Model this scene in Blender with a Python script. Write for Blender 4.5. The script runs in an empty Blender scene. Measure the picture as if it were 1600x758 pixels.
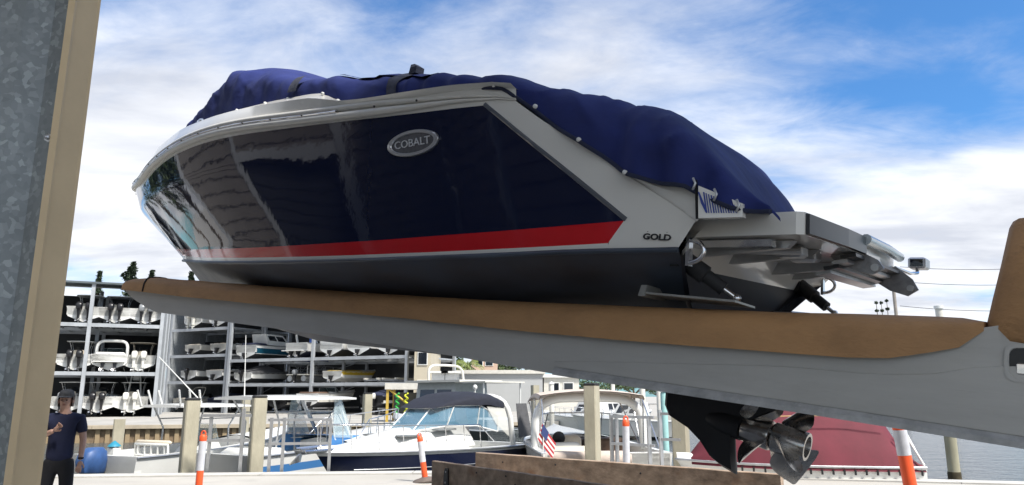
import bpy, bmesh, math, random
import numpy as np
from mathutils import Vector, Matrix, noise as mnoise
random.seed(7)
SC = bpy.context.scene
COL = SC.collection
R = math.radians
# ------------------------------------------------------------------ camera
FPX, PITCH, CAMZ = 1150.0, R(11.8), 1.68        # focal length in photo pixels (photo is 1600 x 758)
cd = bpy.data.cameras.new('camera'); cam = bpy.data.objects.new('camera', cd); COL.objects.link(cam)
cam.location = (0, 0, CAMZ); cam.rotation_euler = (R(90) + PITCH, 0, 0)
cd.sensor_width = 36; cd.lens = 36 * FPX / 1600; cd.clip_start = 0.05; cd.clip_end = 6000
SC.camera = cam
# ------------------------------------------------------------------ sky, sun, exposure
SUN_EL, SUN_AZ = R(55), R(132)                   # azimuth clockwise from +Y (right of and a little behind the camera)
W = bpy.data.worlds.new('World'); SC.world = W; W.use_nodes = True
nt = W.node_tree; nt.nodes.clear()
def wn(t, **k):
    n = nt.nodes.new(t)
    for a, b in k.items(): setattr(n, a, b)
    return n
def wl(a, b): nt.links.new(a, b)
def wmath(op, a, b=None, c=None, clamp=False):
    n = wn('ShaderNodeMath', operation=op, use_clamp=clamp)
    for i, q in enumerate((a, b, c)):
        if q is None: continue
        if isinstance(q, (int, float)): n.inputs[i].default_value = q
        else: wl(q, n.inputs[i])
    return n.outputs[0]
sky = wn('ShaderNodeTexSky', sky_type='NISHITA', sun_disc=False, sun_elevation=SUN_EL, sun_rotation=SUN_AZ)
sky.air_density = 1.0; sky.dust_density = 0.6; sky.ozone_density = 2.5
tc = wn('ShaderNodeTexCoord'); sep = wn('ShaderNodeSeparateXYZ'); wl(tc.outputs['Generated'], sep.inputs[0])
zz = wmath('ADD', wmath('MAXIMUM', sep.outputs[2], 0.0), 0.14)
uu = wmath('DIVIDE', sep.outputs[0], zz); vv = wmath('DIVIDE', sep.outputs[1], zz)
cmb = wn('ShaderNodeCombineXYZ'); wl(uu, cmb.inputs[0]); wl(vv, cmb.inputs[1])
def cloud_noise(loc, scale, detail, rough, rot=0.0, stretch=(1, 1, 1), dist=0.0):
    mp = wn('ShaderNodeMapping'); mp.inputs['Location'].default_value = loc; mp.inputs['Rotation'].default_value = (0, 0, rot)
    mp.inputs['Scale'].default_value = stretch; wl(cmb.outputs[0], mp.inputs[0])
    n = wn('ShaderNodeTexNoise'); n.inputs['Scale'].default_value = scale; n.inputs['Detail'].default_value = detail
    n.inputs['Roughness'].default_value = rough; n.inputs['Distortion'].default_value = dist
    wl(mp.outputs[0], n.inputs['Vector']); return n.outputs['Fac']
CL_OFF = (25.692, 29.73, 0.0)
big = cloud_noise((CL_OFF[0], CL_OFF[1], 0), 0.34, 2, 0.5)
mid = cloud_noise((20.138, 4.893, 0), 0.9, 8, 0.54, R(20), (1.0, 1.25, 1), 0.3)
fine = cloud_noise((5.0, 9.0, 0), 3.0, 8, 0.66, R(20), (1.0, 1.5, 1), 0.8)
dens = wmath('ADD', wmath('ADD', wmath('MULTIPLY', big, 1.75), wmath('MULTIPLY', mid, 1.0)), wmath('MULTIPLY', fine, 0.22))
mr = wn('ShaderNodeMapRange', interpolation_type='SMOOTHSTEP'); wl(dens, mr.inputs[0])
mr.inputs[1].default_value = 1.20; mr.inputs[2].default_value = 1.60
shade = cloud_noise((21.0, 2.0, 0), 1.3, 6, 0.58, R(28), (1.0, 1.7, 1), 0.3)
ramp = wn('ShaderNodeValToRGB'); wl(shade, ramp.inputs[0])
ramp.color_ramp.elements[0].position = 0.34; ramp.color_ramp.elements[0].color = (0.37, 0.39, 0.44, 1)
ramp.color_ramp.elements[1].position = 0.62; ramp.color_ramp.elements[1].color = (0.60, 0.61, 0.63, 1)
skm = wn('ShaderNodeVectorMath', operation='SCALE'); wl(sky.outputs[0], skm.inputs[0]); skm.inputs['Scale'].default_value = 0.085
tint = wn('ShaderNodeMix', data_type='RGBA', blend_type='MULTIPLY'); tint.inputs['Factor'].default_value = 1.0
wl(skm.outputs[0], tint.inputs['A']); tint.inputs['B'].default_value = (0.50, 0.90, 1.22, 1)
mx = wn('ShaderNodeMix', data_type='RGBA'); wl(mr.outputs[0], mx.inputs['Factor'])
wl(tint.outputs['Result'], mx.inputs['A']); wl(ramp.outputs[0], mx.inputs['B'])
bg = wn('ShaderNodeBackground'); wl(mx.outputs['Result'], bg.inputs[0]); bg.inputs[1].default_value = 1.0
wo = wn('ShaderNodeOutputWorld'); wl(bg.outputs[0], wo.inputs[0])
sd = bpy.data.lights.new('sun', 'SUN'); sd.energy = 3.6; sd.angle = R(8.0); sd.color = (1.0, 0.955, 0.89)
sun = bpy.data.objects.new('sun', sd); COL.objects.link(sun)
sdir = Vector((math.sin(SUN_AZ) * math.cos(SUN_EL), math.cos(SUN_AZ) * math.cos(SUN_EL), math.sin(SUN_EL)))
sun.rotation_euler = sdir.to_track_quat('Z', 'Y').to_euler(); sun.location = (20, -10, 40)
SC.view_settings.view_transform = 'Standard'; SC.view_settings.look = 'None'
SC.view_settings.exposure = 0.95; SC.view_settings.gamma = 1.0
SC.render.engine = 'CYCLES'
SC.cycles.max_bounces = 8; SC.cycles.use_denoising = True

# ------------------------------------------------------------------ pixel helpers: a photo pixel gives a direction; the distance comes from what it touches
CP, SP = math.cos(PITCH), math.sin(PITCH)
def ray(px, py):
    a, b = px - 800.0, 379.0 - py
    return Vector((a, FPX * CP - b * SP, FPX * SP + b * CP))
def at(px, py, Y):
    r = ray(px, py); t = Y / r.y
    return Vector((r.x * t, Y, CAMZ + r.z * t))
def at_z(px, py, z=0.0):
    r = ray(px, py); t = (z - CAMZ) / r.z
    return Vector((r.x * t, r.y * t, z))
def lat(px, Y): return (px - 800.0) / 1175.0 * Y

# ------------------------------------------------------------------ materials
MATS = {}
def mat(name, col, rough=0.5, metal=0.0, var=0.0, scale=6.0, bump=0.0, bscale=None, coat=0.0, alpha=1.0, trans=0.0, stretch=(1, 1, 1), spec=None, sheen=0.0, rvar=0.0, dirt=None, detail=6, dirt2=None):
    if name in MATS: return MATS[name]
    m = bpy.data.materials.new(name); m.use_nodes = True; MATS[name] = m
    n, l = m.node_tree.nodes, m.node_tree.links
    b = n['Principled BSDF']
    b.inputs['Base Color'].default_value = (*col, 1); b.inputs['Roughness'].default_value = rough
    b.inputs['Metallic'].default_value = metal; b.inputs['Coat Weight'].default_value = coat; b.inputs['Coat Roughness'].default_value = 0.03
    b.inputs['Alpha'].default_value = alpha; b.inputs['Transmission Weight'].default_value = trans
    if sheen: b.inputs['Sheen Weight'].default_value = sheen
    if spec is not None: b.inputs['Specular IOR Level'].default_value = spec
    if var or bump or rvar or dirt or dirt2:
        t = n.new('ShaderNodeTexCoord'); mp = n.new('ShaderNodeMapping'); mp.inputs['Scale'].default_value = stretch
        l.new(t.outputs['Object'], mp.inputs[0])
        nz = n.new('ShaderNodeTexNoise'); nz.inputs['Scale'].default_value = scale; nz.inputs['Detail'].default_value = detail; nz.inputs['Roughness'].default_value = 0.62
        l.new(mp.outputs[0], nz.inputs['Vector'])
        cr = n.new('ShaderNodeValToRGB'); l.new(nz.outputs['Fac'], cr.inputs[0])
        cr.color_ramp.elements[0].position = 0.3; cr.color_ramp.elements[1].position = 0.7
        lo = tuple(max(0, c * (1 - var)) for c in col); hi = tuple(min(1, c * (1 + var)) for c in col)
        cr.color_ramp.elements[0].color = (*lo, 1); cr.color_ramp.elements[1].color = (*hi, 1)
        outc = cr.outputs[0]
        if dirt:
            dn = n.new('ShaderNodeTexNoise'); dn.inputs['Scale'].default_value = dirt[1]; dn.inputs['Detail'].default_value = 8; dn.inputs['Roughness'].default_value = .7
            l.new(mp.outputs[0], dn.inputs['Vector'])
            mrr = n.new('ShaderNodeMapRange'); l.new(dn.outputs['Fac'], mrr.inputs[0]); mrr.inputs[1].default_value = dirt[2]; mrr.inputs[2].default_value = dirt[3]
            mrr.inputs[4].default_value = dirt[4]
            mm = n.new('ShaderNodeMix'); mm.data_type = 'RGBA'; l.new(mrr.outputs[0], mm.inputs['Factor']); l.new(outc, mm.inputs['A']); mm.inputs['B'].default_value = (*dirt[0], 1)
            outc = mm.outputs['Result']
        if dirt2:   # streaky wear: (colour, stretch, scale, low, high, amount)
            m3 = n.new('ShaderNodeMapping'); m3.inputs['Scale'].default_value = dirt2[1]; m3.inputs['Rotation'].default_value = (0, .12, 0); l.new(t.outputs['Object'], m3.inputs[0])
            dn = n.new('ShaderNodeTexNoise'); dn.inputs['Scale'].default_value = dirt2[2]; dn.inputs['Detail'].default_value = 7; dn.inputs['Roughness'].default_value = .75; l.new(m3.outputs[0], dn.inputs['Vector'])
            mrr = n.new('ShaderNodeMapRange'); l.new(dn.outputs['Fac'], mrr.inputs[0]); mrr.inputs[1].default_value = dirt2[3]; mrr.inputs[2].default_value = dirt2[4]; mrr.inputs[4].default_value = dirt2[5]
            mm = n.new('ShaderNodeMix'); mm.data_type = 'RGBA'; l.new(mrr.outputs[0], mm.inputs['Factor']); l.new(outc, mm.inputs['A']); mm.inputs['B'].default_value = (*dirt2[0], 1); outc = mm.outputs['Result']
        if var or dirt or dirt2: l.new(outc, b.inputs['Base Color'])
        if rvar:
            rr = n.new('ShaderNodeMapRange'); l.new(nz.outputs['Fac'], rr.inputs[0]); rr.inputs[1].default_value = .3; rr.inputs[2].default_value = .7
            rr.inputs[3].default_value = max(0, rough - rvar); rr.inputs[4].default_value = min(1, rough + rvar); l.new(rr.outputs[0], b.inputs['Roughness'])
        if bump:
            n2 = n.new('ShaderNodeTexNoise'); n2.inputs['Scale'].default_value = bscale or scale * 3; n2.inputs['Detail'].default_value = 5
            l.new(mp.outputs[0], n2.inputs['Vector'])
            bp = n.new('ShaderNodeBump'); bp.inputs['Strength'].default_value = bump; bp.inputs['Distance'].default_value = 0.02
            l.new(n2.outputs['Fac'], bp.inputs['Height']); l.new(bp.outputs[0], b.inputs['Normal'])
    return m

# ------------------------------------------------------------------ mesh builder
class MB:
    def __init__(s): s.v = []; s.f = []; s.m = []
    def add(s, vs, fs, mi=0):
        o = len(s.v); s.v += [tuple(p) for p in vs]
        for q in fs: s.f.append(tuple(i + o for i in q)); s.m.append(mi)
        return s
    def hexa(s, p, mi=0):   # 4 bottom (ccw) + 4 top
        return s.add(p, [(3, 2, 1, 0), (4, 5, 6, 7), (0, 1, 5, 4), (1, 2, 6, 5), (2, 3, 7, 6), (3, 0, 4, 7)], mi)
    def box(s, c, d, rz=0.0, mi=0, ry=0.0, top=(1, 1)):
        hx, hy, hz = d[0] / 2, d[1] / 2, d[2] / 2
        pts = []
        M = Matrix.Rotation(rz, 3, 'Z') @ Matrix.Rotation(ry, 3, 'Y')
        for z in (-hz, hz):
            kx, ky = top if z > 0 else (1, 1)
            for x, y in ((-hx, -hy), (hx, -hy), (hx, hy), (-hx, hy)):
                pts.append(M @ Vector((x * kx, y * ky, z)) + Vector(c))
        return s.hexa(pts, mi)
    def bbox(s, c, d, bev, mi=0):   # box with chamfered edges: three stacked rings
        hx, hy, hz = d[0] / 2, d[1] / 2, d[2] / 2; b = min(bev, hx * .9, hy * .9, hz * .9)
        def ring(ex, ey, z): 
            k = b * .6
            return [(c[0] + x, c[1] + y, c[2] + z) for x, y in ((-ex + k, -ey), (ex - k, -ey), (ex, -ey + k), (ex, ey - k), (ex - k, ey), (-ex + k, ey), (-ex, ey - k), (-ex, -ey + k))]
        return s.grid([ring(hx - b, hy - b, -hz), ring(hx, hy, -hz + b), ring(hx, hy, hz - b), ring(hx - b, hy - b, hz)], closed=True, caps=True, mi=mi)
    def grid(s, rows, closed=False, caps=False, mi=0, flip=False):
        n = len(rows[0]); vs = [p for r in rows for p in r]; fs = []
        for i in range(len(rows) - 1):
            for j in range(n if closed else n - 1):
                a, b = i * n + j, i * n + (j + 1) % n
                q = (a, b, b + n, a + n); fs.append(q[::-1] if flip else q)
        if caps:
            fs.append(tuple(range(n))[::-1] if not flip else tuple(range(n)))
            k = (len(rows) - 1) * n; t = tuple(range(k, k + n)); fs.append(t if not flip else t[::-1])
        return s.add(vs, fs, mi)
    def tube(s, path, r, n=8, mi=0, caps=True):
        P = [Vector(p) for p in path]; rows = []
        rs = r if isinstance(r, (list, tuple)) else [r] * len(P)
        up = None
        for i, p in enumerate(P):
            t = (P[min(i + 1, len(P) - 1)] - P[max(i - 1, 0)]).normalized()
            if up is None: up = Vector((0, 0, 1)) if abs(t.z) < .9 else Vector((1, 0, 0))
            a = t.cross(up)
            if a.length < 1e-4: a = t.cross(Vector((1, 0, 0)))
            a.normalize(); b = a.cross(t).normalized(); up = b
            rows.append([p + (a * math.cos(2 * math.pi * k / n) + b * math.sin(2 * math.pi * k / n)) * rs[i] for k in range(n)])
        return s.grid(rows, closed=True, caps=caps, mi=mi, flip=True)
    def lathe(s, prof, c=(0, 0, 0), n=16, mi=0, axis='Z'):
        rows = []
        for r, h in prof:
            ring = []
            for k in range(n):
                a = 2 * math.pi * k / n; x, y = r * math.cos(a), r * math.sin(a)
                ring.append({'Z': (c[0] + x, c[1] + y, c[2] + h), 'X': (c[0] + h, c[1] + x, c[2] + y), 'Y': (c[0] + y, c[1] + h, c[2] + x)}[axis])
            rows.append(ring)
        return s.grid(rows, closed=True, caps=True, mi=mi)
    def ball(s, c, r, nu=12, nv=8, mi=0):
        r = r if isinstance(r, (tuple, list)) else (r, r, r)
        rows = []
        for i in range(nv + 1):
            a = -math.pi / 2 + math.pi * i / nv; ca = max(math.cos(a), .01)
            rows.append([(c[0] + r[0] * ca * math.cos(2 * math.pi * k / nu), c[1] + r[1] * ca * math.sin(2 * math.pi * k / nu), c[2] + r[2] * math.sin(a)) for k in range(nu)])
        return s.grid(rows, closed=True, caps=True, mi=mi)
    def prism(s, pts, off, mi=0):   # planar outline extruded along off
        n = len(pts); a = [Vector(p) for p in pts]; o = Vector(off); b = [p + o for p in a]
        fs = [tuple(range(n))[::-1], tuple(range(n, 2 * n))] + [(i, (i + 1) % n, n + (i + 1) % n, n + i) for i in range(n)]
        return s.add(a + b, fs, mi)
    def mesh(s, name, mats, smooth=None):
        me = bpy.data.meshes.new(name); me.from_pydata(s.v, [], s.f)
        for m in (mats if isinstance(mats, (list, tuple)) else [mats]): me.materials.append(m)
        me.polygons.foreach_set('material_index', s.m)
        bm = bmesh.new(); bm.from_mesh(me); bmesh.ops.recalc_face_normals(bm, faces=bm.faces); bm.to_mesh(me); bm.free()
        if smooth is not None:
            me.polygons.foreach_set('use_smooth', [True] * len(me.polygons)); me.set_sharp_from_angle(angle=R(smooth))
        me.update(); return me
    def build(s, name, mats, parent=None, smooth=None):
        return link(name, s.mesh(name, mats, smooth), parent)
def link(name, me, parent=None, loc=None, rz=0.0):
    o = bpy.data.objects.new(name, me); COL.objects.link(o)
    if parent is not None: o.parent = parent
    if loc is not None: o.location = loc
    if rz: o.rotation_euler = (0, 0, rz)
    return o
def tag(o, label=None, cat=None, group=None, kind=None):
    if label: o['label'] = label
    if cat: o['category'] = cat
    if group: o['group'] = group
    if kind: o['kind'] = kind
    return o
def thing(name, label, cat, loc=(0, 0, 0), rz=0.0, group=None):
    o = bpy.data.objects.new(name, None); COL.objects.link(o); o.empty_display_size = .2
    o.location = loc; o.rotation_euler = (0, 0, rz); return tag(o, label, cat, group)
def copy_tree(o, parent=None):
    c = o.copy(); COL.objects.link(c); c.parent = parent
    for ch in o.children: copy_tree(ch, c)
    return c
def text_mesh(body, size, extrude, material, bold=0.0, xscale=1.0):
    cu = bpy.data.curves.new('lettering', 'FONT'); cu.body = body; cu.size = size; cu.extrude = extrude; cu.offset = bold
    cu.align_x = 'CENTER'; cu.align_y = 'CENTER'; cu.resolution_u = 3
    ob = bpy.data.objects.new('lettering', cu); COL.objects.link(ob)
    dg = bpy.context.evaluated_depsgraph_get(); me = bpy.data.meshes.new_from_object(ob.evaluated_get(dg))
    bpy.data.objects.remove(ob); bpy.data.curves.remove(cu)
    for v in me.vertices: v.co.x *= xscale
    me.materials.clear(); me.materials.append(material); return me
def lerp(a, b, t): return a + (b - a) * t
def interp(x, pts):   # piecewise linear, pts sorted by x
    if x <= pts[0][0]: return pts[0][1]
    for (a, b), (c, d) in zip(pts, pts[1:]):
        if x <= c: return b + (d - b) * (x - a) / (c - a)
    return pts[-1][1]
def smooth_interp(x, pts):
    k = .12 * (pts[-1][0] - pts[0][0]) / max(1, len(pts) - 1) * 2
    return sum(interp(x + d * k, pts) * w for d, w in ((-1, .25), (0, .5), (1, .25)))

# common materials
gel = mat('white_gelcoat', (.74, .74, .71), .22, var=.05, scale=2, coat=.3)
gel2 = mat('aged_gelcoat', (.62, .60, .54), .35, var=.10, scale=3)
cream = mat('cream_vinyl', (.62, .55, .44), .5, var=.08)
tanv = mat('tan_canvas', (.50, .42, .36), .85, var=.1, bump=.2)
navyc = mat('navy_canvas', (.018, .024, .055), .85, var=.25, bump=.25, scale=4)
blackp = mat('black_plastic', (.012, .012, .014), .35, var=.2)
rubber = mat('black_rubber', (.016, .016, .017), .7, var=.2)
steel = mat('stainless_steel', (.66, .66, .67), .16, 1.0, rvar=.08, scale=20)
alu = mat('dull_aluminium', (.50, .51, .52), .42, .85, var=.12, scale=8)
glass = mat('tinted_glass', (.05, .09, .10), .04, 0, alpha=.62, spec=.8)
clear = mat('clear_glass', (.55, .68, .72), .04, 0, alpha=.28, spec=.7)
darkglass = mat('dark_glass', (.012, .016, .022), .05, 0, spec=.8)
greycow = mat('grey_cowling', (.20, .21, .22), .3, var=.1)
whitecow = mat('white_cowling', (.68, .67, .62), .3, var=.05)
botpaint = mat('dark_bottom_paint', (.03, .033, .04), .7, var=.3)
# ================================================================== the setting: ground, water, far land
concrete = mat('dock_concrete', (.42, .40, .36), .85, var=.16, scale=1.2, bump=.25, bscale=30, dirt=((.25, .23, .19), .6, .45, .75, .65), detail=10)
coping = mat('coping_concrete', (.48, .465, .43), .8, var=.12, scale=2, bump=.2, bscale=30)
farconc = mat('far_concrete', (.36, .345, .315), .9, var=.2, scale=.4)
grassm = mat('grass_ground', (.07, .085, .035), .95, var=.3, scale=.2)
edge = [(-60, 41.5), (-26, 40.5), (-20, 15.2), (-16, 15.6), (-8.7, 16.75), (-2.2, 17.4), (2.5, 17.15), (8.8, 15.6), (20, 12.5), (60, 2)]
m = MB(); bot = [(60, -40), (-60, -40)]
m.prism([(x, y, -1.6) for x, y in [(a, b - .55) for a, b in edge] + bot], (0, 0, 1.6)); m.build('ground', concrete).__setitem__('kind', 'structure')
m = MB()
for (a, b), (c, d) in zip(edge, edge[1:]):
    dx, dy = c - a, d - b; L = math.hypot(dx, dy); k = max(1, int(L / 3.0))
    for i in range(k):
        x0, y0, x1, y1 = a + dx * (i + .003) / k, b + dy * (i + .003) / k, a + dx * (i + .997) / k, b + dy * (i + .997) / k
        m.prism([(x0, y0 - .53, -.5), (x1, y1 - .53, -.5), (x1, y1, -.5), (x0, y0, -.5)], (0, 0, .53))
m.build('dock_coping', coping).__setitem__('kind', 'structure')
# water
wm = bpy.data.materials.new('harbour_water'); wm.use_nodes = True; n, l = wm.node_tree.nodes, wm.node_tree.links
b = n['Principled BSDF']; b.inputs['Base Color'].default_value = (.07, .08, .08, 1); b.inputs['Roughness'].default_value = .16; b.inputs['IOR'].default_value = 1.33
t = n.new('ShaderNodeTexCoord'); bp0 = None
for sc_, st, di in ((.7, .35, .10), (2.2, .30, .05), (6.0, .30, .03)):
    mp = n.new('ShaderNodeMapping'); mp.inputs['Scale'].default_value = (1, 1.8, 1); mp.inputs['Rotation'].default_value = (0, 0, .25); l.new(t.outputs['Object'], mp.inputs[0])
    nz = n.new('ShaderNodeTexNoise'); nz.inputs['Scale'].default_value = sc_; nz.inputs['Detail'].default_value = 4; nz.inputs['Distortion'].default_value = .4; l.new(mp.outputs[0], nz.inputs['Vector'])
    bp = n.new('ShaderNodeBump'); bp.inputs['Strength'].default_value = st; bp.inputs['Distance'].default_value = di * 6; l.new(nz.outputs['Fac'], bp.inputs['Height'])
    if bp0: l.new(bp0.outputs[0], bp.inputs['Normal'])
    bp0 = bp
l.new(bp0.outputs[0], b.inputs['Normal'])
MB().add([(-2500, -300, -.9), (2500, -300, -.9), (2500, 4000, -.9), (-2500, 4000, -.9)], [(0, 1, 2, 3)]).build('water', wm)['kind'] = 'structure'
# far land behind the sea wall (racks stand on it) and a low shore to the right
SW = [(-60, 36.5), (-23.7, 43.0), (-9.5, 46.5), (1.0, 48.5), (9, 62), (40, 95), (60, 175)]
m = MB(); m.prism([(x, y, -1.8) for x, y in SW] + [(120, 260, -1.8), (900, 600, -1.8), (1500, 2500, -1.8), (-1800, 2500, -1.8), (-1500, 30, -1.8)], (0, 0, 1.8)); m.build('far_ground', farconc)['kind'] = 'structure'
wood_s = mat('seawall_timber', (.36, .27, .16), .85, var=.35, scale=2.5, stretch=(1, 1, .3), dirt=((.10, .08, .05), 1.2, .5, .75, .7))
capm = mat('seawall_cap', (.42, .36, .27), .85, var=.2, scale=1)
sw = thing('sea_wall', 'timber plank sea wall with a pale cap along the far side of the basin', 'sea wall', (-23.7, 43, 0))
off = Vector((-23.7, 43, 0)); pk = MB(); pk.box((0, 0, -.62), (.23, .10, .96)); pk = pk.mesh('plank', wood_s); cap = MB(); wale = MB()
for (a, b_), (c, d) in list(zip(SW, SW[1:]))[:3]:
    dx, dy = c - a, d - b_; L = math.hypot(dx, dy); ang = math.atan2(dy, dx); nrm = Vector((math.sin(ang), -math.cos(ang), 0))
    mid_ = Vector(((a + c) / 2, (b_ + d) / 2, 0)) - off
    cap.box(tuple(mid_ + nrm * .12 + Vector((0, 0, -.03))), (L, .5, .2), ang); wale.box(tuple(mid_ + nrm * .06 + Vector((0, 0, -.75))), (L, .06, 1.3), ang)
    for i in range(int(L / .52)):
        q = Vector((a + dx * (i + .5) * .52 / L, b_ + dy * (i + .5) * .52 / L, 0))
        if not (-34 < q.x < 1): continue
        link('plank', pk, sw, q - off + nrm * .14 + Vector((0, 0, random.uniform(-.03, .02))), ang)
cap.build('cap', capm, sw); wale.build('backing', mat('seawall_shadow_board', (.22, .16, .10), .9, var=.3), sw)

# ================================================================== the shed the photograph is taken from
galv = bpy.data.materials.new('galvanised_spangle'); galv.use_nodes = True; n, l = galv.node_tree.nodes, galv.node_tree.links
b = n['Principled BSDF']; b.inputs['Metallic'].default_value = .55; b.inputs['Roughness'].default_value = .5
t = n.new('ShaderNodeTexCoord'); vo = n.new('ShaderNodeTexVoronoi'); vo.inputs['Scale'].default_value = 85; vo.inputs['Randomness'].default_value = 1
nz = n.new('ShaderNodeTexNoise'); nz.inputs['Scale'].default_value = 30; nz.inputs['Detail'].default_value = 4; l.new(t.outputs['Object'], nz.inputs['Vector'])
mv = n.new('ShaderNodeMix'); mv.data_type = 'VECTOR'; mv.inputs['Factor'].default_value = .025; l.new(t.outputs['Object'], mv.inputs['A']); l.new(nz.outputs['Color'], mv.inputs['B']); l.new(mv.outputs['Result'], vo.inputs['Vector'])
cr = n.new('ShaderNodeValToRGB'); l.new(vo.outputs['Color'], cr.inputs[0])
for i, (p, c) in enumerate([(0, (.19, .21, .215)), (.62, (.235, .255, .26)), (1, (.36, .39, .39))]):
    e = cr.color_ramp.elements[i] if i < 2 else cr.color_ramp.elements.new(1.0); e.position = p; e.color = (*c, 1)
nb = n.new('ShaderNodeTexNoise'); nb.inputs['Scale'].default_value = 3.5; nb.inputs['Detail'].default_value = 5; l.new(t.outputs['Object'], nb.inputs['Vector'])
mm = n.new('ShaderNodeMix'); mm.data_type = 'RGBA'; mm.blend_type = 'MULTIPLY'; mm.inputs['Factor'].default_value = .8; l.new(cr.outputs[0], mm.inputs['A']); l.new(nb.outputs['Fac'], mm.inputs['B'])
ad = n.new('ShaderNodeMix'); ad.data_type = 'RGBA'; ad.blend_type = 'ADD'; ad.inputs['Factor'].default_value = .45; l.new(mm.outputs['Result'], ad.inputs['A']); l.new(cr.outputs[0], ad.inputs['B'])
l.new(ad.outputs['Result'], b.inputs['Base Color'])
tantrim = mat('tan_painted_trim', (.62, .47, .28), .5, var=.06, scale=9, bump=.05, bscale=60)
siding = mat('shed_siding', (.21, .19, .17), .5, 0, var=.10, scale=1)
frame_m = mat('shed_frame_paint', (.42, .43, .44), .5, var=.1)
jamb = thing('door_jamb', 'galvanised steel door jamb edged with tan trim, close up at the left', 'door jamb', at_z(-20, 900, 0))
J0 = Vector(jamb.location); Yj = 1.55
# line of the trim's two edges at that distance (vertical in the world)
xr = at(133, 200, Yj + .06).x; xl = at(90, 200, Yj).x
m = MB(); zt = 9.0
m.prism([(xl, Yj, 0), (xr - .004, Yj + .055, 0), (xr, Yj + .06, 0), (xr - .10, Yj + .13, 0), (xl - .12, Yj + .16, 0)], (0, 0, zt)); o = m.build('trim', tantrim, jamb); o.location = -J0
m = MB(); m.prism([(xl - .006, Yj - .012, 0), (xl + .006, Yj - .006, 0), (xl + .006, Yj + .001, 0), (xl - .006, Yj + .001, 0)], (0, 0, zt)); o = m.build('trim_lip', tantrim, jamb); o.location = -J0
m = MB(); m.prism([(xl - .32, Yj - .05, 0), (xl - .10, Yj - .015, 0), (xl - .05, Yj + .01, 0), (xl - .007, Yj - .004, 0), (xl - .13, Yj + .15, 0), (xl - .32, Yj + .15, 0)], (0, 0, zt)); o = m.build('steel_sheet', galv, jamb); o.location = -J0
p = at(75, 215, Yj - .01)
m = MB(); m.lathe([(.010, 0), (.010, -.003), (.006, -.004), (.006, -.010), (.002, -.012)], (p.x, p.y + .004, p.z), 6, axis='Y'); o = m.build('screw', alu, jamb); o.location = -J0
shed = thing('boat_shed', 'large dark metal boat shed that the photograph is taken from', 'shed', (-1.4, 1.9, 0))
S0 = Vector((-1.4, 1.9, 0))
def sp(name, m_, mt, **k): o = m_.build(name, mt, shed, **k); o.location = -S0; return o
x0 = xl - .36; WY = 1.72
def siding_run(xa, xb, za, zb, y):
    m_ = MB(); z = za; h = .42
    while z < zb - .01:
        z1 = min(z + h, zb)
        m_.add([(xa, y + .06, z), (xb, y + .06, z), (xb, y + .04, z1 - .05), (xa, y + .04, z1 - .05), (xa, y - .06, z1 - .05), (xb, y - .06, z1 - .05), (xb, y - .06, z1), (xa, y - .06, z1), (xa, y + .06, z1), (xb, y + .06, z1)], [(0, 1, 2, 3), (3, 2, 5, 4), (4, 5, 6, 7), (7, 6, 9, 8)]); z = z1
    return m_
sp('siding', siding_run(-16, x0, 0, 11, WY), siding); sp('siding', siding_run(-60, -22, 0, 11, WY), siding); sp('siding', siding_run(-22, -16, 6.5, 11, WY), siding)
sp('siding', siding_run(6.2, 12, 0, 11, WY), siding); sp('siding', siding_run(x0, 6.2, 9.0, 11, WY), siding)
for x in (-22.2, -15.9, -9, -4.2): m = MB(); m.box((x, WY + .10, 4.6), (.3, .12, 9.2)); sp('frame_post', m, frame_m)
m = MB(); m.box((-19, WY + .12, 6.6), (6.6, .14, .3)); sp('door_header', m, frame_m)
m = MB(); m.box((-24, -6, 11.1), (74, 16, .25)); sp('roof', m, siding)
# the shed's left wing, running forward along the dock
def siding_wing(ya, yb, za, zb, x):
    m_ = MB(); z = za; h = .42
    while z < zb - .01:
        z1 = min(z + h, zb)
        m_.add([(x + .06, ya, z), (x + .06, yb, z), (x + .04, yb, z1 - .05), (x + .04, ya, z1 - .05), (x - .06, ya, z1 - .05), (x - .06, yb, z1 - .05), (x - .06, yb, z1), (x - .06, ya, z1), (x + .06, ya, z1), (x + .06, yb, z1)], [(0, 1, 2, 3), (3, 2, 5, 4), (4, 5, 6, 7), (7, 6, 9, 8)]); z = z1
    return m_
sp('siding', siding_wing(1.8, 5.0, 0, 9, -15.8), siding); sp('siding', siding_wing(9.6, 14.5, 0, 9, -15.8), siding); sp('siding', siding_wing(5.0, 9.6, 5.2, 9, -15.8), siding)
for y in (5.0, 9.6, 14.4): m = MB(); m.box((-15.72, y, 4.5), (.12, .35, 9.0)); sp('frame_post', m, frame_m)
m = MB(); m.box((-15.72, 7.3, 5.25), (.12, 4.3, .35)); sp('door_header', m, frame_m)
m = MB()
for k in range(13): m.box((-16.0, 7.3, .2 + .40 * k), (.08, 4.6, .36), 0, 0, .06)
m.box((-16.1, 7.3, 2.7), (.04, 4.7, 5.4))
sp('doorway_dark_fill', m, mat('dark_fill_paint', (.045, .05, .06), .45, var=.1)).__setitem__('kind', 'stuff')  # slatted dark fill, added so the doorway reflects dark in the hull
m = MB(); m.box((-19.5, 8.2, 9.1), (7.6, 13.2, .2)); sp('roof', m, siding)

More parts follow.
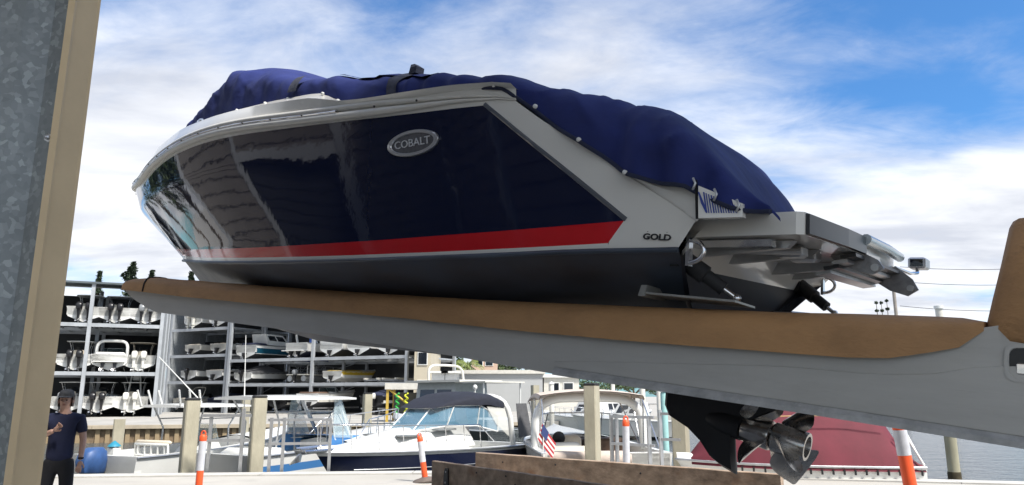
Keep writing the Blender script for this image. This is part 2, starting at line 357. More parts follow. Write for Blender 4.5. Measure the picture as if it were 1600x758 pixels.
# ================================================================== the blue cruiser on the forks
PSI, TAU, ROLL = R(52), R(6.0), R(-2.5)
fw = Vector((-math.sin(PSI) * math.cos(TAU), math.cos(PSI) * math.cos(TAU), math.sin(TAU)))
pt = Vector((-math.cos(PSI), -math.sin(PSI), 0)); upv = fw.cross(pt)
pt, upv = pt * math.cos(ROLL) + upv * math.sin(ROLL), upv * math.cos(ROLL) - pt * math.sin(ROLL)
BO = Vector((1.76, 4.95, 1.88)); BM = Matrix((fw, pt, upv))          # rows: world -> boat
BW = Matrix(((fw.x, pt.x, upv.x, BO.x), (fw.y, pt.y, upv.y, BO.y), (fw.z, pt.z, upv.z, BO.z), (0, 0, 0, 1)))
CB = BM @ (Vector((0, 0, CAMZ)) - BO)
def bplane(px, py, axis, val):
    r = BM @ ray(px, py); t = (val - CB[axis]) / r[axis]; return CB + r * t
STEM = [(-.2, 5.8), (.0, 6.6), (.3, 7.35), (.55, 7.67), (.78, 7.9), (1.05, 8.43), (1.45, 9.25), (1.8, 9.54), (2.2, 9.62)]
def xstem(z): return interp(z, STEM)
def FH(x, z):          # half-breadth of the topsides at (x, z)
    v = max(0, min(1.2, (z - .58) / 1.2)); B = 1.36 + .16 * v ** .9
    s0 = .34 + .06 * v; s = max(0, min(1, (x / xstem(z) - s0) / (1 - s0)))
    return B * max(0.0, 1 - s ** (2.1 - .15 * v)) ** (.92 + .06 * v) * (1 - .05 * max(0, 1 - x / 2.5) ** 2)
def btrace(px, py, fn=FH):
    r = BM @ ray(px, py); lo = (3.5 - CB.y) / r.y if CB.y > 3.5 else 0.0; hi = (-.02 - CB.y) / r.y
    for _ in range(60):
        t = (lo + hi) / 2; p = CB + r * t
        if p.y > fn(p.x, p.z): lo = t
        else: hi = t
    return CB + r * ((lo + hi) / 2)
def curve(pix, stem=None):
    pts = [btrace(*q) for q in pix]; c = [(p.x, p.z) for p in pts]
    if stem is not None: c.append((xstem(stem), stem))
    return c
def resample(c, us):
    d = [0]
    for a, b in zip(c, c[1:]): d.append(d[-1] + math.hypot(b[0] - a[0], b[1] - a[1]))
    T = d[-1]; xs = [(q / T, p[0]) for q, p in zip(d, c)]; zs = [(q / T, p[1]) for q, p in zip(d, c)]
    return [(interp(u, xs), interp(u, zs)) for u in us]
def resample_s(c, us):   # smoothed
    out = []
    for u in us:
        k = .035 * min(1, u / .035, (1 - u) / .035) if 0 < u < 1 else 0
        q = resample(c, [u - k, u - k / 2, u, u + k / 2, u + k]); out.append((sum(a for a, _ in q) / 5, sum(b for _, b in q) / 5))
    return out
NU = 64
US = [1 - (1 - i / NU) ** 1.5 for i in range(NU + 1)]
cS = curve([(755, 165), (740, 166), (680, 173), (620, 181), (560, 187), (500, 194), (440, 202), (380, 210), (330, 220), (285, 236), (252, 257), (235, 275), (224, 293)], 1.75)
cR2 = curve([(975, 345), (880, 353), (800, 360), (700, 367), (600, 375), (520, 380), (440, 385), (380, 388), (330, 389.5), (300, 390)], .91)
cR1 = curve([(950, 380), (880, 384), (800, 388), (700, 393), (600, 397), (520, 400), (440, 402), (380, 403), (330, 403), (305, 402)], .83)
cC0 = curve([(950, 388), (880, 391), (800, 395), (700, 399), (600, 403), (520, 406), (440, 408), (380, 409), (330, 409), (308, 408)], .77)
cC = curve([(1060, 387), (1000, 389)]) + cC0
hull_blue = mat('navy_gelcoat', (.006, .010, .036), .04, 0, spec=.42, bump=.25, bscale=1.3)
hull_red = mat('red_stripe_gelcoat', (.62, .008, .014), .14, coat=.5, var=.05)
hull_white = mat('cobalt_white_gelcoat', (.78, .77, .72), .2, coat=.4, var=.03, scale=1)
hull_bot = mat('scuffed_bottom_paint', (.050, .064, .088), .42, var=.45, scale=1.6, stretch=(1, 1, 2), dirt=((.075, .085, .10), .9, .48, .72, .6), rvar=.12)
cob = thing('motor_cruiser', 'big navy blue motor cruiser with a red stripe and blue cover, resting on forklift forks', 'boat')
cob.matrix_world = BW
def patch(A, Bc, nv, us=US):
    a, b_ = resample_s(A, us), resample_s(Bc, us); rows = []
    for j in range(nv + 1):
        v = j / nv; rows.append([(lerp(p[0], q[0], v), lerp(p[1], q[1], v)) for p, q in zip(a, b_)])
    return [[Vector((x, FH(x, z), z)) for x, z in r] for r in rows]
def mir(rows): return [[Vector((p[0], -p[1], p[2])) for p in r] for r in rows]
def both(name, rows, mt, smooth=40, parent=None):
    m_ = MB(); m_.grid(rows); m_.grid(mir(rows), flip=True); return m_.build(name, mt, parent or cob, smooth)
both('hull_side', patch(cR2, cS, 22), hull_blue)
both('red_stripe', patch(cR1, cR2, 6), hull_red)
both('white_band', patch(cC0, cR1, 3), hull_white)
# white after wing
Lb = curve([(755, 165), (830, 227), (900, 283), (975, 345), (950, 380), (950, 390)]); Rb_pix = [(806, 158), (850, 190), (910, 226), (978, 273), (1040, 312), (1087, 345), (1060, 387)]
Rb = curve(Rb_pix)
def rows_lr(A, Bc, nv=5, nu=24):
    us = [i / nu for i in range(nu + 1)]; a = resample(A, us); b_ = resample(Bc, us)
    return [[Vector((lerp(p[0], q[0], j / nv), 0, lerp(p[1], q[1], j / nv))) for p, q in zip(a, b_)] for j in range(nv + 1)]
def span(A, i, j): return A[i:j + 1]
for sd_ in (1, -1):
  wr = MB()
  for A, B_, k in ((span(Lb, 0, 3), span(Rb, 0, 5), 20), (span(Lb, 3, 5), span(Rb, 5, 6), 8)):
    rows = rows_lr(A, B_, 6, k)
    for r in rows:
        for p in r: p.y = FH(p.x, p.z)
    wr.grid(rows if sd_ > 0 else mir(rows))
  wr.build('after_wing', hull_white, cob, 25)

# dark bevel line along the panel's after edge
m = MB(); a = curve([(757, 163), (830, 223), (900, 279), (978, 343)]); a = resample(a, [i / 20 for i in range(21)])
for s in (1, -1): m = MB(); m.tube([(x, s * (FH(x, z) - .006), z) for x, z in a], .016, 6); m.build('panel_edge', mat('bevel_grey', (.10, .11, .13), .3, coat=.5), cob, 60)
# bottom
cch = resample_s(cC, US); zb = []
kx0 = .50
rows = []
for j in range(11):
    v = j / 10; row = []
    for (x, z), u in zip(cch, US):
        xk = lerp(kx0, 7.62, u)
        zk = interp(xk, [(0, -.17), (4.9, -.13), (6.0, .0), (6.9, .25), (7.45, .48), (7.62, .60)])
        y = FH(x, z)
        row.append(Vector((lerp(x, xk, v), y * (1 - v) , lerp(z, zk, v) + .05 * math.sin(v * math.pi) * (1 - u))))
    rows.append(row)
both('bottom', rows, hull_bot)
bottom_rows = rows
# spray chine moulding
m = MB()
for s in (1, -1): m.tube([(x, s * (FH(x, z) + .004), z - .012) for x, z in cch[:-2]], .017, 6)
m.build('chine', hull_bot, cob, 60)
# transom
def tr(y, z, dx=0): return Vector((interp(z, [(-.17, .50), (.63, .08), (.78, -.07)]) + dx, y, z))
cy, cz = FH(.08, .63), .625; ty, tz = FH(-.07, .76), .76
m = MB()
m.add([tr(cy, cz), tr(cy - .22, cz - .06, .10), tr(-cy + .22, cz - .06, .10), tr(-cy, cz), tr(0, -.17)], [(0, 1, 4), (1, 2, 4), (2, 3, 4)], 1)
m.add([tr(cy, cz), tr(ty, tz), tr(ty - .28, tz + .0, .16), tr(cy - .22, cz - .06, .10), tr(-cy + .22, cz - .06, .10), tr(-ty + .28, tz, .16), tr(-ty, tz), tr(-cy, cz)], [(0, 1, 2, 3), (3, 2, 5, 4), (4, 5, 6, 7)], 0)
m.build('transom', [hull_white, mat('transom_navy', (.006, .008, .018), .55, var=.2)], cob)
# rub rail: white moulding with a dark insert
cRail = curve([(806, 156), (780, 153), (740, 154), (680, 163), (620, 172), (560, 179), (500, 186), (440, 193), (380, 200), (330, 210), (285, 227), (252, 248), (232, 267), (219, 287)], 1.83)
RU = [1 - (1 - i / 80) ** 1.4 for i in range(81)]; rail = resample_s(cRail, RU)
m = MB(); mi_ = MB()
for s in (1, -1):
    tp = [min(1, .12 + k / 10) for k in range(81)]; m.tube([(x, s * (FH(x, z) + .012 * g_), z) for (x, z), g_ in zip(rail, tp)], [.030 * g_ for g_ in tp], 8); m.tube([(x, s * (FH(x, z) + .004), z + .065 * g_) for (x, z), g_ in zip(rail, tp)], [.026 * g_ for g_ in tp], 8)
    mi_.tube([(x, s * (FH(x, z) + .026), z + .034) for x, z in rail[12:]], .011, 6)
both('sheer_band', [[Vector((x, FH(x, z + d_) - .004, z + d_)) for x, z in rail] for d_ in (-.07, -.02, .03, .075)], hull_white)
rr = m.build('rub_rail', mat('rail_vinyl', (.72, .70, .64), .35, var=.06), cob, 60); mi_.build('rail_insert', steel, rr, 60)
scr = MB(); scr.ball((0, 0, 0), .009, 6, 4); scr = scr.mesh('rail_screw', blackp, 60)
for k in range(16):
    x, z = resample(cRail, [.10 + k * .052])[0]; link('rail_screw', scr, rr, (x, FH(x, z) + .036, z + .034))
# deck side between rail and cover
def yl(x): return interp(x, [(-.6, 1.30), (0, 1.40), (1.2, 1.47), (3, 1.44), (4.8, 1.30), (5.8, 1.12), (6.8, .84), (7.7, .50), (8.8, .10), (9.5, .0)])
ctrace = lambda px, py: btrace(px, py, lambda x, z: yl(x))
LOW = [(316, 193), (345, 184), (380, 174), (430, 162), (480, 153), (505, 151), (520, 158), (545, 167), (575, 166), (600, 162), (650, 152), (700, 144), (760, 139), (790, 140), (830, 170), (870, 200), (905, 220), (940, 243), (978, 272), (1030, 286), (1075, 292), (1092, 304), (1150, 328), (1200, 331)]
low = sorted([(p.x, p.z) for p in (ctrace(*q) for q in LOW)])
dk = MB(); rowsA, rowsB = [], []
for x, z in rail:
    ys_ = FH(x, z + .06); rowsA.append(Vector((x, ys_ - .004, z + .07)))
    xi = min(x, 8.9); zl_ = max(interp(xi, low), z + .06) + .03; 
    if x > 7.8: zl_ = lerp(interp(7.8, low) + .03, z + .12, min(1, (x - 7.8) / 1.5))
    rowsB.append(Vector((min(x, 9.4), max(0, min(yl(x), ys_ - .03)) if x < 9.35 else 0, zl_)))
rowsB = [a_.lerp(b_, min(1, .05 + k / 12)) for k, (a_, b_) in enumerate(zip(rowsA, rowsB))]
rowsM = [a.lerp(b_, .5) + Vector((0, .06 * min(1, a.y), .02)) for a, b_ in zip(rowsA, rowsB)]
rowsC = [Vector((p.x, 0, p.z + .02)) for p in rowsB]
dk.grid([rowsA, rowsM, rowsB]); dk.grid(mir([rowsA, rowsM, rowsB]), flip=True); dk.grid([rowsB, rowsC]); dk.grid(mir([rowsB, rowsC]), flip=True)
dk.build('deck', hull_white, cob, 50)
# navigation light, bow cleat, vent on the deck side
q = btrace(316, 195, lambda x, z: yl(x) + .04); m = MB(); m.lathe([(.0, -.02), (.05, -.02), (.055, .03), (.03, .06), (0, .065)], (q.x, q.y, q.z), 12); m.build('navigation_light', steel, cob, 60)
q0, q1 = btrace(341, 188, lambda x, z: yl(x) + .05), btrace(360, 181, lambda x, z: yl(x) + .05)
m = MB(); m.tube([q0 + Vector((.05, 0, .01)), q0, q1, q1 + Vector((-.05, 0, .01))], .016, 8); d_ = (q1 - q0)
for k in (.2, .8): e_ = q0 + d_ * k; m.tube([e_, e_ + Vector((0, -.02, -.07))], .014, 6)
m.build('deck_cleat', steel, cob, 60)
q = btrace(373, 183, lambda x, z: yl(x) + .05); m = MB(); m.bbox((q.x, q.y - .01, q.z), (.03, .03, .06), .01); m.build('deck_fitting', blackp, cob)

# canvas cover
covm = mat('royal_blue_canvas', (.011, .022, .135), .85, var=.30, scale=2.2, bump=.55, bscale=5, stretch=(.6, 1, 1))
SIL = [(318, 189), (345, 166), (385, 116), (410, 111), (432, 111), (458, 116), (480, 124), (500, 129), (560, 127), (620, 123), (700, 116), (760, 112), (800, 111), (830, 114), (870, 126), (910, 143), (950, 161), (1000, 185), (1060, 206), (1090, 226), (1120, 245), (1160, 254), (1185, 268), (1210, 291), (1233, 331)]
YS = .80
top = []
for q in SIL:
    p = btrace(q[0], q[1], lambda x, z: YS * yl(x)); top.append((p.x, p.z))
top.sort(); topz = top
XA, XB = top[0][0], top[-1][0]
def zl(x): return interp(x, low)
def hcov(x):
    return max(smooth_interp(x, topz) - zl(x), .03) / (1 - YS ** 4) ** .25 + interp(x, [(-.25, .0), (-.08, .10), (.05, .16), (.2, .14), (.46, .07), (.77, -.01), (1.1, -.08), (1.7, -.08), (2.42, -.02), (3.2, 0)])
def cov(x, th, off=0.0):   # th 0 at port edge .. pi at starboard edge
    c, s = math.cos(th), math.sin(th)
    y = yl(x) * (abs(c) ** .5) * (1 if c >= 0 else -1); h = hcov(x)
    z = zl(x) + h * max(s, 0) ** .5 + .03 * s * min(1, h / .3)
    w = min(1, 4 * s * (1 - s) + .35 * (1 - s)) * min(1, h / .4)
    f = mnoise.noise(Vector((x * 2.2, th * 1.2, 3.1))) * .060 + mnoise.noise(Vector((x * 5.5 + z * 2.0, th * 1.5, 7.7))) * .024 + mnoise.noise(Vector((x * 13 - z * 5, th * 2.0, 1.7))) * .009
    cr1 = (1 - abs(mnoise.noise(Vector((x * 3.4 + z * 2.2, z * 1.1 - x, th * .6))))) ** 7 * .026 * (1 if x < 2.4 else .55) + (1 - abs(mnoise.noise(Vector((x * 2.0 - z * 3.0, z * 2.0, 9.0 + th * .5))))) ** 9 * .024 * (1 if x < 2.4 else .55)
    f += cr1 - .01
    fold = (.030 * math.sin(x * 17 + 3 * math.sin(x * 3.1)) * max(0, 1 - s * 1.1)) * (1 if x < 2.2 else .35)
    d = f * w + fold + off
    return Vector((x + .8 * (th / math.pi) ** 1.3 * max(0, 1 - (x - XA) / 1.6), y + d * c * .9, z + d * s))
rows = []
for i in range(261):
    x = lerp(XA, XB, i / 260)
    rows.append([cov(x, math.pi * j / 72) for j in range(73)])
end = [[Vector((rows[0][j].x - .04, rows[0][j].y * .98, min(rows[0][j].z - .05, .87))) for j in range(73)]]
m = MB(); m.grid(end + rows); hem = []
cv = m.build('canvas_cover', covm, cob, 70)
m = MB()
for s in (0, math.pi): m.tube([cov(lerp(XA, XB, i / 140), s, .006) for i in range(141)], .013, 6)
m.build('hem', navyc, cv, 60)
snp = MB(); snp.lathe([(.0, -.01), (.014, -.01), (.014, .004), (.009, .010), (0, .011)], n=10, axis='Y'); snp = snp.mesh('snap', gel, 60)
for q in [(506, 147), (530, 158), (560, 163), (593, 161), (612, 155), (636, 152), (670, 146), (718, 138), (774, 135), (838, 167), (906, 219), (978, 270), (372, 173), (416, 162), (452, 155)]:
    p = btrace(q[0], q[1], lambda x, z: yl(x) + .02); link('snap', snp, cv, p + Vector((0, .015, 0)))
strapm = mat('faded_webbing', (.045, .05, .075), .9, var=.4, scale=12, bump=.3)
def strap(x, w, a0, a1, off_=.022, nm='strap'):
    m_ = MB(); r_ = []
    for i in range(25):
        th = lerp(a0, a1, i / 24); r_.append([cov(x - w / 2, th, off_), cov(x + w / 2, th, off_)])
    m_.grid(r_); return m_.build(nm, strapm, cv, 60)
xs1 = btrace(612, 150, lambda x, z: yl(x)).x; strap(xs1 - .02, .10, .02, 1.2)
p = cov(xs1 - .04, .72, .02); m = MB(); m.grid([[p + Vector((a * .04, b_ * .04, 0)) for a, b_ in ((-1, -1), (1, -1), (1, 1), (-1, 1))], [p + Vector((a * .035 - .01, b_ * .04, .05)) for a, b_ in ((-1, -1), (1, -1), (1, 1), (-1, 1))], [p + Vector((a * .02 + .02, b_ * .02, .08)) for a, b_ in ((-1, -1), (1, -1), (1, 1), (-1, 1))]], closed=True, caps=True); m.build('strap_tail', strapm, cv, 30)
xs2 = btrace(462, 152, lambda x, z: yl(x)).x; strap(xs2, .16, .04, .5, .05)
m = MB(); r_ = []
for i in range(13):   # folded flap lying across the top
    x = lerp(bplane(682, 115, 1, .2).x, bplane(800, 130, 1, .5).x, i / 12)
    r_.append([cov(x, .62 - .25 * i / 12, .016 + .012 * math.sin(i * 1.3) ** 2), cov(x, .85 - .25 * i / 12, .012), cov(x, 1.1 - .2 * i / 12, .006)])
m.grid(r_); m.build('flap', covm, cv, 60)

# name badge on the topsides
C0 = btrace(646, 224); def_n = None
def hp(x, z): return Vector((x, FH(x, z), z))
tu = (hp(C0.x - .1, C0.z) - hp(C0.x + .1, C0.z)).normalized(); tv0 = (hp(C0.x, C0.z + .1) - hp(C0.x, C0.z - .1)).normalized(); nn = tu.cross(tv0).normalized(); nn = nn if nn.y > 0 else -nn
tv = nn.cross(tu).normalized(); tv = tv if tv.z > 0 else -tv
e1, e2 = btrace(607, 231), btrace(686, 216); ax = (e2 - e1).length / 2; dirx = (e2 - e1).normalized(); diry = nn.cross(dirx); diry = diry if diry.z > 0 else -diry
ay = (btrace(650, 204) - btrace(643, 245)).length / 2 * .98
badge = bpy.data.objects.new('name_badge', None); COL.objects.link(badge); badge.parent = cob
badge.matrix_local = Matrix(((dirx.x, diry.x, nn.x, C0.x + nn.x * .006), (dirx.y, diry.y, nn.y, C0.y + nn.y * .006), (dirx.z, diry.z, nn.z, C0.z + nn.z * .006), (0, 0, 0, 1)))
badge['label'] = 'oval chrome maker badge with raised letters'
m = MB(); N = 40
def el(a, b_, z): return [(a * math.cos(2 * math.pi * k / N), b_ * math.sin(2 * math.pi * k / N), z) for k in range(N)]
m.grid([el(ax, ay, -.004), el(ax, ay, .010), el(ax * .97, ay * .95, .016), el(ax * .86, ay * .76, .016), el(ax * .83, ay * .72, .006)], closed=True); m.build('rim', mat('brushed_badge', (.62, .63, .65), .28, .8), badge, 40)
m = MB(); m.add(el(ax * .85, ay * .75, .006), [tuple(range(N))]); m.build('plate', mat('badge_plate', (.16, .165, .18), .4, .7, var=.2, scale=30), badge)
tm = text_mesh('COBALT', ay * .80, .003, mat('silver_lettering', (.62, .63, .65), .4), .0, 1.0)
wx = max(v.co.x for v in tm.vertices)
for v in tm.vertices:
    k = abs(v.co.x) / wx; v.co.x *= ax * .70 / wx; v.co.y *= 1.05; v.co.z += .010
    # small serifs: flare the ends of the strokes
link('lettering', tm, badge)
# chrome lettering on the quarter
g0 = btrace(1027, 371); gm = text_mesh('GOLD', .047, .002, mat('worn_black_lettering', (.02, .02, .022), .3, var=.4), .0016, 1.28)
d1 = (btrace(1045, 372) - btrace(1008, 370)).normalized(); n1 = Vector((0, 1, .15)).normalized(); y1 = n1.cross(d1); y1 = y1 if y1.z > 0 else -y1; n1 = d1.cross(y1)
go = link('lettering', gm, cob); go.matrix_local = Matrix(((d1.x, y1.x, n1.x, g0.x), (d1.y, y1.y, n1.y, g0.y + .005), (d1.z, y1.z, n1.z, g0.z), (0, 0, 0, 1)))
m = MB()
for a, b_, w_ in ((-.058, .026, .010), (-.026, .030, .016), (-.012, .034, .008), (.012, .037, .012), (.026, .031, .010), (.05, .034, .016), (.058, .027, .010)):
    p = g0 + d1 * a + y1 * b_ + n1 * .006; m = MB(); m.prism([p - d1 * w_ * .5, p + d1 * w_ * .5 + y1 * .004, p + d1 * w_ * .3 + y1 * .012, p - d1 * w_ * .3 + y1 * .006], n1 * .003); m.build('worn_lettering', MATS['worn_black_lettering'], cob)

# swim platform
PZ = .80
half = [(.22, 1.10), (-.455, 1.10), (-.49, 1.07), (-.53, .45), (-.54, 0)]; out = half + [(x, -y) for x, y in half[::-1][1:]]
m = MB(); m.prism([(x, y, PZ - .075) for x, y in out], (0, 0, .12)); pf = m.build('swim_platform', hull_white, cob)
trimq = [(-.494, 1.06), (-.514, .75), (-.534, .45), (-.543, .06)]
m = MB(); m.grid([[(x - d_, y, PZ + z_) for d_, z_ in ((.0, -.072), (.018, -.068), (.018, .036), (.0, .040))] for x, y in trimq], caps=True, closed=True); m.build('platform_trim', mat('dark_trim', (.02, .022, .026), .3, 0, var=.2), pf)
m = MB(); m.tube([(-.56, .08, PZ + .02), (-.575, -.45, PZ + .015), (-.54, -1.02, PZ + .02)], .034, 10); m.build('platform_roller', mat('pale_roller', (.55, .60, .62), .25, .6), pf, 60)
def pp(name, m_, mt, sm=None): o_ = m_.build(name, mt, pf, sm); return o_
dkstep = mat('dark_step', (.05, .052, .056), .35, .5, var=.3)
for k in range(4):
    m = MB(); m.box((-.50 + .055 * k, -.42, PZ - .10 - .032 * k), (.09, 1.35 - .05 * k, .022), 0, 0, .15); pp('folding_step', m, dkstep if k % 2 == 0 else alu)
for y in (.86, .40, -.40, -.86):
    m = MB(); m.prism([(.30, y - .03, PZ - .08), (-.38, y - .03, PZ - .08), (-.34, y - .03, PZ - .12), (.26, y - .03, PZ - .17)], (0, .06, 0)); pp('bracket', m, alu)
m = MB(); m.box((-.02, .98, PZ - .105), (.56, .07, .04)); pp('slide_rail', m, steel)
m = MB(); m.tube([(.20, .80, PZ - .12), (-.36, .70, PZ - .12)], .02, 8); pp('guide_tube', m, alu, 40)
for y0_ in (.62, .36): m = MB(); m.bbox((-.28, y0_, PZ - .115), (.16, .12, .07), .015); pp('step_catch', m, alu, 40)
for y, k in ((.02, .7), (-1.02, .95)):
    m = MB(); m.prism([(-.34, y, PZ - .08), (-.52, y, PZ - .05), (-.60 - .03 * k, y, PZ - .15 * k), (-.62 - .05 * k, y, PZ - .23 * k), (-.56 - .04 * k, y, PZ - .28 * k), (-.48, y, PZ - .24 * k), (-.38, y, PZ - .17 * k)], (0, .022, 0)); pp('hinge_plate', m, mat('grey_cast_metal', (.32, .32, .33), .4, .6, var=.3, scale=15))
    m = MB(); m.lathe([(.024, -.02), (.024, .05)], (-.58 - .04 * k, y, PZ - .22 * k), 12, axis='Y'); pp('hinge_pin', m, alu, 40)
m = MB(); m.bbox((-.60, -1.42, PZ + .01), (.12, .20, .085), .012); m.box((-.60, -1.317, PZ + .01), (.085, .01, .055), 0, 1); pp('platform_light', m, [alu, darkglass])
m = MB(); m.tube([(-.50, -1.06, PZ - .05), (-.58, -1.18, PZ - .085), (-.61, -1.30, PZ - .07), (-.60, -1.34, PZ - .03)], .013, 6); pp('light_arm', m, steel, 60)
# trim tabs, rams, lifting eyes
for s in (1, -1):
    tb = bpy.data.objects.new('trim_tab', None); COL.objects.link(tb); tb.parent = cob
    m = MB(); m.prism([(.44, s * 1.08, .40), (-.12, s * 1.06, .365), (-.12, s * .75, .345), (.44, s * .75, .38)], (0, 0, .012)); m.hexa([(.42, s * .75, .37), (.46, s * .75, .37), (.46, s * 1.09, .385), (.42, s * 1.09, .385), (.40, s * .75, .43), (.44, s * .75, .43), (.44, s * 1.09, .45), (.40, s * 1.09, .45)]); m.build('plate', mat('pale_tab_paint', (.36, .36, .34), .4, .4, var=.25), tb)
    a_, b_ = Vector((.20, s * 1.08, .615)), Vector((-.10, s * .98, .39)); d_ = b_ - a_
    m = MB(); m.tube([a_ - d_ * .05, a_ + d_ * .45, a_ + d_ * .47, a_ + d_ * .78], [.055, .055, .04, .04], 12); m.box(tuple(a_), (.05, .16, .12)); m.build('ram', rubber, tb, 40)
    m = MB(); m.tube([a_ + d_ * .76, b_], .016, 8); m.ball(tuple(b_), .026, 8, 6); m.build('ram_rod', steel, tb, 60)
    c_ = Vector((.03, s * (cy - .05), .625)); m = MB()
    m.tube([c_ + Vector((.03 - .085 * math.sin(t_), s * .01, .062 * math.cos(t_))) for t_ in [math.pi * k / 12 for k in range(13)]], .013, 8); m.box(tuple(c_ + Vector((.035, 0, 0))), (.02, .05, .16)); m.build('stern_eye', steel, cob, 60)
# white transom gate with the boat's name, partly under the cover
namem = mat('name_lettering', (.02, .05, .30), .4)
a_, b_ = bplane(1093, 325, 1, 1.10), bplane(1150, 327, 1, .80)
ytr = lambda px, py: btrace(px, py, lambda x, z: yl(x) + .012)
m = MB(); g_ = [ytr(1091, 341), ytr(1160, 339), ytr(1160, 318), ytr(1091, 290)]
m.prism(g_, Vector((0, -.05, 0))); gate = m.build('stern_coaming', hull_white, cob)
# inner quarter between the wing's edge and the cover
qa = [btrace(*q) for q in ((960, 262), (978, 273), (1010, 293), (1040, 312), (1065, 329), (1087, 345))]; qb = [ctrace(*q) for q in ((960, 256), (978, 270), (1030, 284), (1075, 290), (1088, 300), (1092, 338))]
m = MB(); ra, rb_ = [v_ - Vector((0, .01, .004)) for v_ in qa], [v_ - Vector((0, .05, 0)) for v_ in qb]; m.grid([ra, [u_.lerp(w_, .5) + Vector((0, .012, 0)) for u_, w_ in zip(ra, rb_)], rb_]); m.build('inner_quarter', hull_white, cob, 30)
m = MB(); m.grid(mir([ra, rb_]), flip=True); m.build('inner_quarter', hull_white, cob, 30)
m = MB(); e0 = btrace(1087, 296, lambda x, z: yl(x)); m.tube([e0 + Vector((0, .0, .05)), btrace(1089, 342, lambda x, z: yl(x))], .008, 5); m.build('tie_cord', blackp, cob, 60)
for k in range(13):   # the slanted strokes of the painted name, most of it hidden by the cover
    xa_ = 1099 + 3.9 * k; yt_ = 297 + (xa_ - 1091) * .42; w_ = 1.5 if k % 3 else 2.0
    q4 = [ytr(xa_, yt_), ytr(xa_ + w_, yt_), ytr(xa_ + 4.5 + w_, 333), ytr(xa_ + 4.5, 333)]
    m = MB(); m.prism([v_ + Vector((0, .002, 0)) for v_ in q4], Vector((0, .003, 0))); m.build('lettering', namem, gate)
q4 = [ytr(1091, 300), ytr(1093, 300), ytr(1106, 331), ytr(1103, 332), ytr(1096, 318)]
m = MB(); m.prism([v_ + Vector((0, .002, 0)) for v_ in q4], Vector((0, .004, 0))); m.build('lettering', namem, gate)
for q in ((1084, 288), (1117, 305), (1152, 322)):
    p = btrace(q[0], q[1], lambda x, z: yl(x) + .02); m = MB(); m.tube([p + Vector((0, .01, .03)), p + Vector((-.02, .025, 0)), p + Vector((0, .01, -.03))], .007, 6); m.build('cover_hook', alu, cv, 60)

# stern drive with twin propellers
drv = bpy.data.objects.new('stern_drive', None); COL.objects.link(drv); drv.parent = cob; drv.location = (0, .20, 0)
drvm = mat('black_drive_paint', (.009, .009, .011), .55, var=.5, scale=5, dirt=((.03, .03, .032), 6, .55, .8, .6), rvar=.15)
def dz(px, py): p = bplane(px, py, 1, .20); return (p.x, p.z)
prof = [(1046, 560), (1041, 617), (1040, 632), (1046, 648), (1076, 668), (1097, 690), (1113, 715), (1130, 729), (1151, 741), (1149, 715), (1148, 690), (1150, 676), (1172, 660), (1214, 640), (1215, 585), (1210, 560)]
pr = [dz(*q) for q in prof]; m = MB()
hw = .055
inner = [(lerp(x, .35, .10), lerp(z, -.4, .10)) for x, z in pr]
n_ = len(pr)
vs = [(x, 0.012, z) for x, z in pr] + [(x, hw, z) for x, z in inner] + [(x, -.012, z) for x, z in pr] + [(x, -hw, z) for x, z in inner]
fs = [(i, (i + 1) % n_, n_ + (i + 1) % n_, n_ + i) for i in range(n_)] + [tuple(range(n_, 2 * n_))] + [(2 * n_ + i, 3 * n_ + i, 3 * n_ + (i + 1) % n_, 2 * n_ + (i + 1) % n_) for i in range(n_)] + [tuple(range(3 * n_, 4 * n_))[::-1]] + [(i, 2 * n_ + i, 2 * n_ + (i + 1) % n_, (i + 1) % n_) for i in range(n_)]
m.add(vs, fs); m.build('leg', drvm, drv, 35)
m = MB(); m.box((.42, 0, .02), (.55, .30, .26)); m.box((.55, 0, .28), (.36, .42, .45)); m.build('drive_housing', drvm, drv)
A0, A1 = Vector(((dz(1120, 655))[0], 0, dz(1120, 655)[1])), Vector((dz(1262, 699)[0], 0, dz(1262, 699)[1])); axd = (A1 - A0).normalized(); AL = (A1 - A0).length
sidev = Vector((0, 1, 0)); upd = axd.cross(sidev)
def ap(a, r_, th): return A0 + axd * a + (sidev * math.cos(th) + upd * math.sin(th)) * r_
def rev(prof_, n=20):
    m_ = MB(); m_.grid([[ap(a, r_, 2 * math.pi * k / n) for k in range(n)] for a, r_ in prof_], closed=True, caps=True); return m_
rev([(-.10, .03), (-.04, .065), (.05, .085), (AL * .30, .088)]).build('gear_case', drvm, drv, 50)
propm = mat('dark_bronze_propeller', (.44, .42, .40), .24, .95, var=.3, scale=8, rvar=.12)
